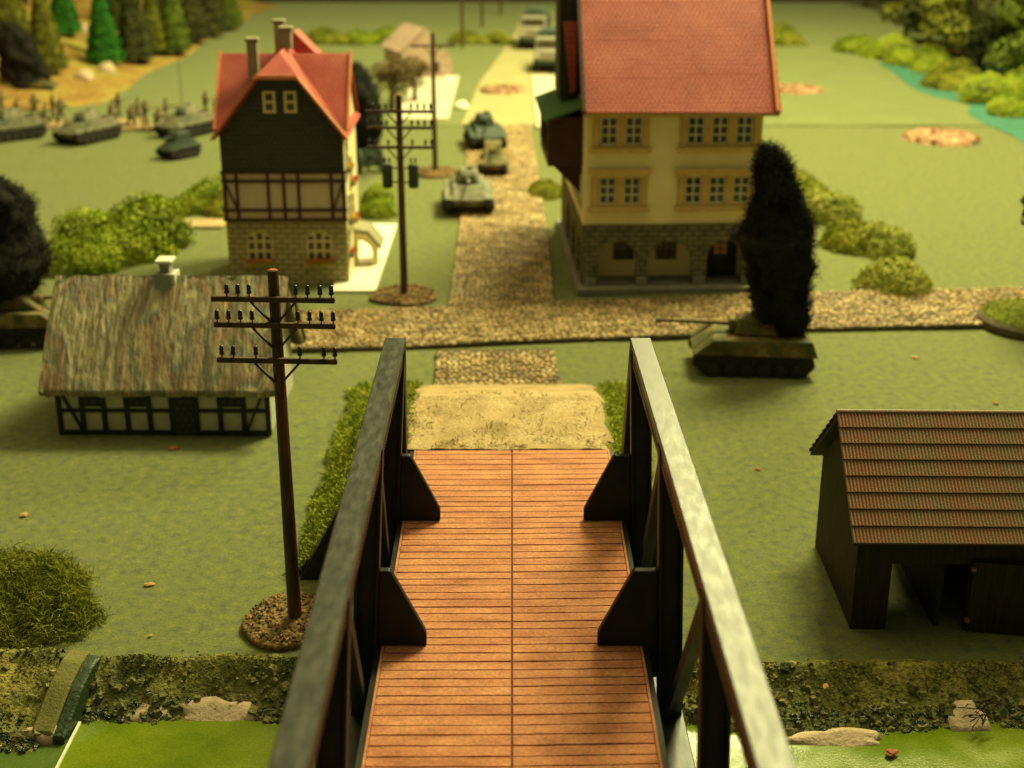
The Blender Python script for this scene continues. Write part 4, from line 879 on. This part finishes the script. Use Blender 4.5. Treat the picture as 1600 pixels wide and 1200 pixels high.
smoke((x - .45, y + .9, 0), [(1.0, .5, 0), (1.4, 1.0, .0), (2.1, 1.28, .0), (2.9, 1.25, .0), (3.5, 1.30, .0), (4.0, 1.05, -.05), (4.3, .6, -.1), (4.42, .1, -.1)], 'fat black wool smoke plume cut by the picture edge beside the cottage', 8)
x, y, _ = at(40, 152); smoke((x, y + .5, 0), [(.5, .9, 0), (1.2, 1.15, -.05), (2.4, 1.1, -.25), (3.4, .9, -.5), (3.9, .4, -.6), (4.0, .05, -.6)], 'black wool smoke plume in front of the left hill trees', 12, 3000)
tank((x, y + .5, .05), R(10), 'wreck under the black smoke in front of the left hill', 3.0, 1.5, 'camo', .6, False)
smoke((-6.35, 58, 0), [(.3, .35, .1), (1.0, .6, .1), (2.0, .85, .05), (3.0, .8, -.1), (3.8, .5, -.2), (4.2, .1, -.2)], 'black wool smoke plume behind the tall house roof', 15, 3000)
tank((-6.7, 58, .02), R(60), 'wreck hidden below smoke behind the tall house', 2.4, 1.3, 'camo', .4, False, s=.8)

# ================================================================== bushes and hedges
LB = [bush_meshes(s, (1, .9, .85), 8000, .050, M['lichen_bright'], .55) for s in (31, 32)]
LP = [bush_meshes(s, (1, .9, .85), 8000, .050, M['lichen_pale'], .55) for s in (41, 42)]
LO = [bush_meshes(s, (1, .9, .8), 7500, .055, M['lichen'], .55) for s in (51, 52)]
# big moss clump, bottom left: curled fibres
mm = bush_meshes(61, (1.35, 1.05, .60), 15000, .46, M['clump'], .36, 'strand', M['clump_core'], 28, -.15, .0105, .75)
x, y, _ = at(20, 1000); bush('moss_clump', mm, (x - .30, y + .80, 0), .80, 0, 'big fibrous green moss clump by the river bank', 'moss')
def hedge(pts, kinds, grp, labels, r0=1.0):
    for i, ((px, py, s), k, lb) in enumerate(zip(pts, kinds, labels)):
        x_, y_, _ = at(px, py); bush('lichen_bush', k, (x_, y_ + s * .8, 0), s, i * 1.7 + px * .01, lb, group=grp)
hedge([(125, 430, 1.15), (180, 414, 1.45), (214, 378, 1.3), (150, 388, 1.05)], [LB[0], LB[1], LB[0], LB[1]], 'bright lichen hedge behind the cottage',
      ['bright green lichen bush touching the cottage roof', 'biggest bright green lichen bush in the hedge behind the cottage', 'bright green lichen bush at the far end of the cottage hedge', 'bright green lichen bush on the field side of the cottage hedge'])
hedge([(305, 335, .95), (340, 338, .7)], [LB[1], LO[0]], 'bushes left of the tall house', ['round bright bush on the sandy patch beside the tall house', 'small olive bush against the tall house wall'])
hedge([(1418, 462, 1.08), (1345, 398, 1.05), (1388, 405, .95), (1300, 352, 1.0), (1262, 318, .95)], [LP[0], LO[1], LP[1], LP[1], LO[0]], 'lichen hedge behind the yellow house',
      ['nearest pale yellow lichen bush at the cobbled road', 'olive lichen bush second in the hedge right of the smoke', 'pale lichen bush on the outer side of the hedge', 'pale lichen bush fourth along the hedge', 'farthest olive lichen bush behind the smoke plume'])
hedge([(587, 342, .68), (588, 318, .62)], [LB[0], LB[1]], 'bushes beside the tall house', ['bright green bush at the end of the white path', 'bright green bush behind the one by the white path'])
hedge([(852, 312, .72)], [LO[1]], None, ['olive bush between the road and the yellow house'])
hedge([(1232, 72, 1.25)], [LO[0]], None, ['lone dark olive bush in the far field'])
for k in range(5):
    x, y, _ = at(512 + k * 26, 70); bush('hedge_bush', (LB if k > 1 else LO)[k % 2], (x, y + .8, 0), (1.35, 1.0, .95), k, ['brown-olive bush at the near-house end of the far hedge', 'olive bush second in the far hedge', 'bright bush in the middle of the far hedge', 'bright bush fourth in the far hedge', 'bright bush next to the ruined house'][k], 'bush', 'far hedge left of the ruin')
for k in range(3):
    x, y, _ = at(735 + k * 22, 70); bush('hedge_bush', LO[k % 2], (x, y + .8, 0), (1.2, .9, .8), k, ['olive hedge bush beside the ruined house', 'olive hedge bush between ruin and sand road', 'olive hedge bush next to the sand road'][k], 'bush', 'far hedge right of the ruin')
# right-hand pond bushes
pb = [(1345, 84, 1.35, LB), (1385, 92, 1.5, LB), (1422, 104, 1.3, LB), (1462, 113, 1.4, LB), (1505, 143, 1.55, LO), (1560, 160, 1.45, LB), (1592, 182, 1.2, LB), (1600, 150, 1.5, LB)]
nm = ['first bright bush where the tree line starts', 'second bright bush above the pond', 'bright bush at the pond tip', 'bright bush along the pond', 'round olive bush standing in the teal pond', 'bright bush above the pond bend', 'low bright bush at the picture edge by the pond', 'bright bush behind the pond bend at the edge']
for i, (px, py, s, k) in enumerate(pb): x, y, _ = at(px, py); bush('lichen_bush', k[i % 2], (x, y + s * .7, 0), (s, s, s * .85), i * 1.3, nm[i], 'bush', 'bushes around the teal pond')

# ================================================================== trees
def tree_meshes(seed, mat, h=5.0, r=1.5, n=2600, size=.16):
    rg_ = np.random.default_rng(seed); P = []; N_ = []
    for _ in range(13):
        c = np.array([*(rg_.normal(scale=r * .42, size=2)), rg_.uniform(h * .35, h * .9)]); rr = rg_.uniform(.35, .62) * r * (1.15 - .5 * c[2] / h)
        d = dirs(rg_, n // 13, -.6); P.append(c + d * rr * rg_.uniform(.6, 1.05, (len(d), 1))); N_.append(d)
    tk = MB().cyl((0, 0, 0), (.06, 0, h * .5), .16, .09, 8).cyl((.06, 0, h * .5), (0, .05, h * .85), .09, .03, 8)
    for k in range(5): a = k * 1.3; tk.cyl((.03, 0, h * (.3 + .08 * k)), (math.cos(a) * r * .6, math.sin(a) * r * .6, h * (.5 + .08 * k)), .05, .02, 6)
    return flakes('crown', np.concatenate(P), np.concatenate(N_), rg_, size, mat), tk.mesh('trunk', M['bark'])
def fir_meshes(seed, mat, h=6.0, r=1.25, n=5000, size=.10):
    rg_ = np.random.default_rng(seed); z = h * (.06 + .94 * (1 - np.sqrt(rg_.random(n)))); a = rg_.uniform(0, 6.283, n); rr = r * (1 - z / h) * (1 + .08 * np.sin(a * 7) + .07 * np.sin(z * 9)) * rg_.uniform(.8, 1.04, n)
    P = np.stack([rr * np.cos(a), rr * np.sin(a), z], 1); D = np.stack([np.cos(a), np.sin(a), np.full(n, .1)], 1)
    mb = MB().cyl((0, 0, 0), (0, 0, h * .97), .12, .02, 8)
    mb.cyl((0, 0, h * .05), (0, 0, h * .94), r * .80, .02, 16)
    return flakes('crown', P, D, rg_, size, mat), mb.mesh('trunk', M['bark'] if mat is not M['fir_green'] else M['fir_green'])
def tree(ms, loc, s, rz, label, name='tree', group=None, drop=0):
    e = empty(name, loc, rz, label=label, cat='tree', group=group); e.scale = s if hasattr(s, '__len__') else (s, s, s)
    link('crown', ms[0], None, e, (0, 0, -drop)); link('trunk', ms[1], None, e, (0, 0, -drop)); return e
FG = fir_meshes(71, M['fir_green']); FD = fir_meshes(72, M['leaf_dark'], 6.5, 1.3); FO = fir_meshes(73, M['leaf_olive'], 6.5, 1.3); FT = fir_meshes(76, M['leaf_green'], 6.5, 1.2)
TD = tree_meshes(81, M['leaf_dark']); TO = tree_meshes(82, M['leaf_olive']); TG = tree_meshes(83, M['leaf_green']); TB = tree_meshes(84, M['leaf_brown'], 2.6, 1.1, 1500, .09)
lt = [(165, 96, FG, 1.0, 'vivid green cone fir at the front of the hill, right of the pair'), (106, 82, FG, .9, 'vivid green cone fir between brown gap and pale fir'), (76, 118, FO, .95, 'pale olive fir directly behind the hill smoke plume'), (212, 88, FD, 1.05, 'dark fir right beside the vivid green cone'), (240, 76, FO, .85, 'olive fir second from the vivid cone'), (272, 74, FT, 1.0, 'mid green fir standing forward in the dark row'), (300, 56, FD, 1.05, 'dark fir third from the end of the row'), (330, 46, FD, 1.0, 'dark fir second from the end of the row'), (358, 36, FT, .95, 'last green fir at the open end of the hill row'), (20, 100, FO, 1.1, 'olive fir at the picture edge behind the smoke'), (190, 60, FD, 1.1, 'dark fir in the back row behind the vivid cone'), (48, 60, TO, 1.1, 'bushy olive tree on the hill near the picture edge'), (252, 52, FD, 1.1, 'dark fir deep in the back row')]
for i, (px, py, ms, s, lb) in enumerate(lt):
    x, y, _ = at(px, py, .6); x, y = x, min(y, 130); tree(ms, (x, y, hill_z(x, y) - .1), s, i * .9, lb, 'fir_tree' if ms in (FG, FD, FO, FT) else 'tree', 'trees on the left hill')
rt = [(1412, 66, TO, 1.0, 'olive tree first in the right wood'), (1450, 78, TD, 1.1, 'dark tree second in the right wood'), (1488, 88, TG, 1.15, 'green tree behind the pond tip'), (1530, 105, TO, 1.25, 'olive tree above the round pond bush'), (1572, 120, TD, 1.2, 'dark tree above the pond bend'), (1606, 132, TG, 1.2, 'green tree at the picture edge of the right wood'), (1475, 50, TD, 1.2, 'dark tree in the second row of the right wood'), (1530, 62, TG, 1.3, 'green tree in the second row of the right wood'), (1585, 74, TD, 1.3, 'dark tree in the second row at the picture edge'), (1430, 32, TD, 1.1, 'dark tree at the back of the right wood'), (1560, 30, TO, 1.3, 'olive tree deep in the right wood'), (1392, 20, TD, .9, 'small dark tree at the far end of the right wood'), (1350, 12, TD, .7, 'tiny dark tree near the back edge of the board')]
for i, (px, py, ms, s, lb) in enumerate(rt): x, y, _ = at(px, py); tree(ms, (x, min(y, 131), 0), s * 1.25, i * 1.1, lb, 'tree', 'trees of the right wood', .9)
x, y, _ = at(1512, 92); bush('autumn_bush', bush_meshes(95, (.8, .7, .9), 1200, .09, M['crater'], .4), (x, y, .6), 1.2, 0, 'orange-brown bush among the right wood', 'bush')
for i, (px, py, s, lb) in enumerate([(612, 172, 1.0, 'brown twiggy tree behind the transformer pole'), (648, 160, .9, 'brown twiggy tree next to the pale pavement'), (668, 112, .8, 'brown twiggy tree in front of the ruined house')]):
    x, y, _ = at(px, py); tree(TB, (x, y, 0), s, i, lb, 'bare_tree', 'brown twiggy trees near the ruin')
# round tree base at the right picture edge
x, y, _ = at(1622, 508); e = empty('model_tree', (x, y, 0), label='tree on a thick round grass base at the picture edge', cat='tree')
MB().lathe([(1.62, 0), (1.66, .05), (1.64, .22), (1.55, .30), (.6, .40), (.2, .5)], n=44).build('base', M['road_edge'], e)
MB().lathe([(1.56, 0), (1.45, .05), (.8, .10), (.25, .22)], (0, 0, .285), 44).build('grass_top', M['moss_ground'], e, smooth=True)
rg = np.random.default_rng(9); a = rg.uniform(0, 6.283, 3500); q = 1.5 * np.sqrt(rg.random(3500)); P = np.stack([q * np.cos(a), q * np.sin(a), np.full(3500, .34) + .06 * (1 - q)], 1); D = rg.normal(size=P.shape) * .6 + np.array([0, 0, 1])
link('grass', strands('grass', P, D / np.linalg.norm(D, axis=1)[:, None], rg, .10, .012, .5, M['lichen']), None, e, kind='stuff')
MB().cyl((0, 0, .4), (.1, 0, 2.2), .26, .16, 10).build('trunk', M['bark'], e); o = link('crown', TD[0], None, e, (0.35, 0, .6), scale=(.8, .8, .9))

# ================================================================== craters, ruin, soldiers, bits
def crater(px, py, rad, label, seed, z=0):
    x_, y_, _ = at(px, py); e_ = empty('crater', (x_, y_, z), label=label, cat='crater', group='earth shell craters'); n = 36; V = []; F = []; r_ = random.Random(seed)
    for q, zz in ((1.0, 0), (.95, .12), (.80, .24), (.62, .16), (.45, .05), (.2, .03)):
        for i in range(n): t = 2 * math.pi * i / n; k = q * (1 + .05 * math.sin(4 * t + seed)); V.append((rad * k * math.cos(t), rad * k * math.sin(t), zz * (1 + .5 * noise.noise(Vector((3 * math.cos(t), 3 * math.sin(t), seed)))) * (rad / 1.7)))
    F = [(k * n + i, k * n + (i + 1) % n, (k + 1) * n + (i + 1) % n, (k + 1) * n + i) for k in range(5) for i in range(n)] + [tuple(range(5 * n, 6 * n))]
    MB().add(V, F).build('rim', M['crater'], e_, smooth=True)
    mb = MB()
    for _ in range(90): t = r_.uniform(0, 6.28); q = rad * r_.uniform(.6, .95); s = r_.uniform(.06, .2); mb.box((q * math.cos(t), q * math.sin(t), .2 * rad / 1.7), (s, s * 1.2, s), (r_.random(), r_.random(), r_.random() * 3), .6)
    mb.build('clods', M['crater'], e_, kind='stuff')
crater(1470, 218, 1.78, 'brown earth crater ring in the open field near the pond', 1)
crater(1246, 142, 1.45, 'brown earth crater ring beside the yellow house roof', 2)
crater(785, 143, 1.35, 'reddish crater in the pale sand road', 3)
# ruined pink house
x, y, _ = at(668, 124); e = empty('ruined_house', (x, y, .015), R(24), label='pinkish ruined house with broken gable beyond the junction', cat='ruin')
panel([(-1.6, 0), (1.6, 0), (1.6, 1.2), (1.1, 1.7), (.7, 1.5), (.3, 2.6), (0, 2.9), (-1.6, 1.7)], [rect(-1.1, -.6, .5, 1.1), rect(.3, .8, .3, 1.0)], 0, .15, 'front_wall', M['ruin'], e)
panel([(0.16, 0), (3.2, 0), (3.2, 1.7), (2.2, 1.4), (1.5, 1.9), (.16, 1.75)], [rect(.8, 1.4, .5, 1.1)], -1.6, -1.45, 'side_wall', M['plaster_pink'], e, axis='x')
MB().bx(1.45, 1.6, .16, 3.2, 0, 1.0).build('side_wall', M['ruin'], e); panel([(-1.44, 0), (1.44, 0), (1.44, 1.1), (.2, 2.0), (-.5, 2.9), (-1.44, 1.9)], [], 3.05, 3.2, 'rear_wall', M['ruin'], e)
MB().slab([(-1.8, -.15, 1.62), (-.1, -.15, 2.95), (-.1, 3.3, 2.95), (-1.8, 3.3, 1.62)], -.1).build('roof_slope', M['ruin'], e)
for i, (px, py, s) in enumerate(((722, 170, .42), (700, 128, .35))):
    x, y, _ = at(px, py); bm = bmesh.new(); bmesh.ops.create_icosphere(bm, subdivisions=2, radius=s)
    for v in bm.verts: v.co *= 1 + .3 * noise.noise(v.co * 3 + Vector((i, 0, 0))); v.co.z = max(-.05, v.co.z * .8)
    me = bpy.data.meshes.new('rock'); bm.to_mesh(me); bm.free(); link('rock', me, M['path_white'], loc=(x, y, .1), label=['white rock at the corner of the pale pavement', 'white rock beside the ruined house'][i], cat='rock')
for i, (px, py, s) in enumerate(((202, 98, .55), (133, 128, .55), (168, 114, .5), (132, 84, .5))):
    x, y, _ = at(px, py, .2); bm = bmesh.new(); bmesh.ops.create_icosphere(bm, subdivisions=2, radius=s)
    for v in bm.verts: v.co *= 1 + .3 * noise.noise(v.co * 2 + Vector((i, 3, 0)))
    me = bpy.data.meshes.new('rock'); bm.to_mesh(me); bm.free(); link('rock', me, M['foam'], loc=(x, y, hill_z(x, y) + .1), label=['pale rock at the foot of the vivid green fir', 'pale rock on the sandy hill edge', 'grey-green rock between the two pale rocks', 'pale rock up the hill below the brown gap'][i], cat='rock', group='rocks on the left hill')

def soldier_mesh(pose, seed):
    """one continuous skinned body, 1.1 tall when standing"""
    J = {'pel': (0, 0, .52), 'sp': (0, .02, .68), 'ch': (0, .03, .84), 'nk': (0, .04, .93), 'hd': (0, .06, 1.0), 'hd2': (0, .06, 1.08),
         'ls': (-.13, .02, .87), 'le': (-.19, .10, .72), 'lh': (-.06, .24, .74), 'rs': (.13, .02, .87), 're': (.20, .02, .70), 'rh': (.08, .16, .72),
         'lp': (-.07, 0, .50), 'lk': (-.09, .12, .28), 'lf': (-.10, .10, .04), 'lt': (-.10, .20, .03), 'rp': (.07, 0, .50), 'rk': (.10, -.05, .27), 'rf': (.12, -.16, .04), 'rt': (.12, -.06, .03), 'g1': (-.03, .60, .80), 'g0': (.06, .05, .74)}
    if pose == 1:
        for k in J: x_, y_, z_ = J[k]; J[k] = (x_, y_ + .25 * max(0, z_ - .5), z_ - .22 if z_ > .4 else z_ * .8)
        J['rk'] = (.12, .05, .06); J['rf'] = (.12, -.22, .05); J['rt'] = (.12, -.30, .04); J['lk'] = (-.10, .24, .26)
    if pose == 2:
        for k in J: x_, y_, z_ = J[k]; J[k] = (x_, z_ - .5, .08 + max(0, y_) * .35 + .05 * (k in ('hd', 'hd2', 'ch')))
        J['g1'] = (-.03, 1.05, .18); J['lh'] = (-.05, .66, .14); J['rh'] = (.07, .58, .14)
    E = [('pel', 'sp'), ('sp', 'ch'), ('ch', 'nk'), ('nk', 'hd'), ('hd', 'hd2'), ('ch', 'ls'), ('ls', 'le'), ('le', 'lh'), ('ch', 'rs'), ('rs', 're'), ('re', 'rh'), ('pel', 'lp'), ('lp', 'lk'), ('lk', 'lf'), ('lf', 'lt'), ('pel', 'rp'), ('rp', 'rk'), ('rk', 'rf'), ('rf', 'rt'), ('rh', 'g1')]
    rad = dict(pel=.10, sp=.10, ch=.12, nk=.05, hd=.085, hd2=.075, ls=.06, le=.045, lh=.035, rs=.06, re=.045, rh=.035, lp=.08, lk=.055, lf=.04, lt=.035, rp=.08, rk=.055, rf=.04, rt=.035, g1=.014, g0=.02)
    K_ = [k for k in J if k != 'g0']; me = bpy.data.meshes.new('soldier'); me.from_pydata([J[k] for k in K_], [(K_.index(a), K_.index(b)) for a, b in E], [])
    o_ = bpy.data.objects.new('tmp', me); COL.objects.link(o_); sk = o_.modifiers.new('s', 'SKIN'); o_.modifiers.new('d', 'SUBSURF').levels = 1
    for k, sv in zip(K_, me.skin_vertices[0].data): sv.radius = (rad[k],) * 2; sv.use_root = (k == 'pel')
    dg = bpy.context.evaluated_depsgraph_get(); m2 = bpy.data.meshes.new_from_object(o_.evaluated_get(dg)); bpy.data.objects.remove(o_); m2.materials.clear(); m2.materials.append(M['khaki']); m2.polygons.foreach_set('use_smooth', [True] * len(m2.polygons)); return m2
SM = [soldier_mesh(p, p) for p in range(3)]
def stand(px, py, w_, d, lb):
    x_, y_, _ = at(px, py); return MB().box((0, 0, .05), (w_, d, .10)).build('figure_base', M['sand'], loc=(x_, y_, .02), bevel=.03, label=lb, cat='figure base', group='sandy figure bases')
for px, py, w_, lb in ((15, 190, 3.2, 'sandy figure base at the picture edge'), (78, 197, 3.4, 'sandy figure base left of the middle field tank'), (190, 193, 2.6, 'sandy figure base right of the middle field tank'), (238, 200, 2.8, 'sandy figure base holding the standing flag group'), (330, 186, 2.6, 'sandy figure base beside the tall house roof')): stand(px, py, w_, 1.5, lb)
sp = [(4, 182, 0), (24, 186, 1), (56, 188, 0), (68, 194, 1), (84, 190, 0), (97, 196, 0), (172, 188, 1), (186, 186, 0), (204, 196, 1), (216, 194, 0), (228, 200, 0), (246, 202, 1), (260, 196, 0), (322, 184, 0), (338, 182, 1)]
nms = ['standing', 'crouching']
for i, (px, py, p) in enumerate(sp):
    x, y, _ = at(px, py, .12)
    wh = ('at the picture edge' if px < 40 else 'left of the middle field tank' if px < 120 else 'just right of the middle field tank' if px < 195 else 'in the centre group between the field tanks' if px < 300 else 'beside the tall house roof')
    same = [q for q in sp if q[2] == p and ((q[0] < 40) == (px < 40)) and ((q[0] < 120) == (px < 120)) and ((q[0] < 195) == (px < 195)) and ((q[0] < 300) == (px < 300))]; k = same.index((px, py, p))
    link('person', SM[p], None, loc=(x, y, .12), rot=(0, 0, R(-90 + 40 * math.sin(i * 2.1))), scale=1.25, label=f"{['first', 'second', 'third', 'fourth'][k] + ' ' if len(same) > 1 else ''}khaki toy soldier {nms[p]} {wh}", cat='person', group='toy infantry in the field')
x, y, _ = at(300, 352); MB().box((0, 0, .06), (2.4, 1.1, .12)).build('sandy_patch', M['sand'], loc=(x, y, 0), bevel=.05, label='sandy patch under the bushes beside the tall house', cat='ground patch')

# crumbs and chips lying on the cloth
cm = []
for s in range(4):
    bm = bmesh.new(); bmesh.ops.create_icosphere(bm, subdivisions=2, radius=.08)
    for v in bm.verts: v.co *= 1 + .5 * noise.noise(v.co * 14 + Vector((s * 3, 0, 0))); v.co.z *= .45; v.co.x *= 1.5
    me = bpy.data.meshes.new('wood_chip'); bm.to_mesh(me); bm.free(); me.materials.append(M['chip_red'] if s == 3 else M['chip']); cm.append(me)
chips = [(1240, 1041, 1.0, 0, 'orange-tan wood chip beside the bridge on the bank edge'), (234, 915, .75, 1, 'pale wood chip on the cloth right of the moss clump'), (270, 702, 1.0, 3, 'reddish chip in front of the cottage door'), (38, 806, .8, 2, 'tan chip above the moss clump'), (1184, 735, .55, 3, 'small rusty chip between bridge and barn'), (1430, 560, .8, 2, 'tan chip right of the knocked-out tank'), (1198, 587, .6, 1, 'pale crumb under the rear of the knocked-out tank'), (1392, 1178, .9, 3, 'brown chip lying at the water edge right of the bridge'), (235, 995, .35, 1, 'tiny white crumb beside the moss clump'), (1556, 632, .6, 3, 'dark sliver behind the barn roof'), (1290, 1075, .55, 1, 'pale crumb half way down the bank')]
for px, py, s, k, lb in chips:
    z = 0 if py < 1050 else (-.02 if py < 1100 else WZ + .03); x, y, _ = at(px, py, z); link('wood_chip', cm[k], None, loc=(x, y, z + .03), rot=(0, 0, px * .7), scale=s, label=lb, cat='wood chip', group='chips and crumbs')
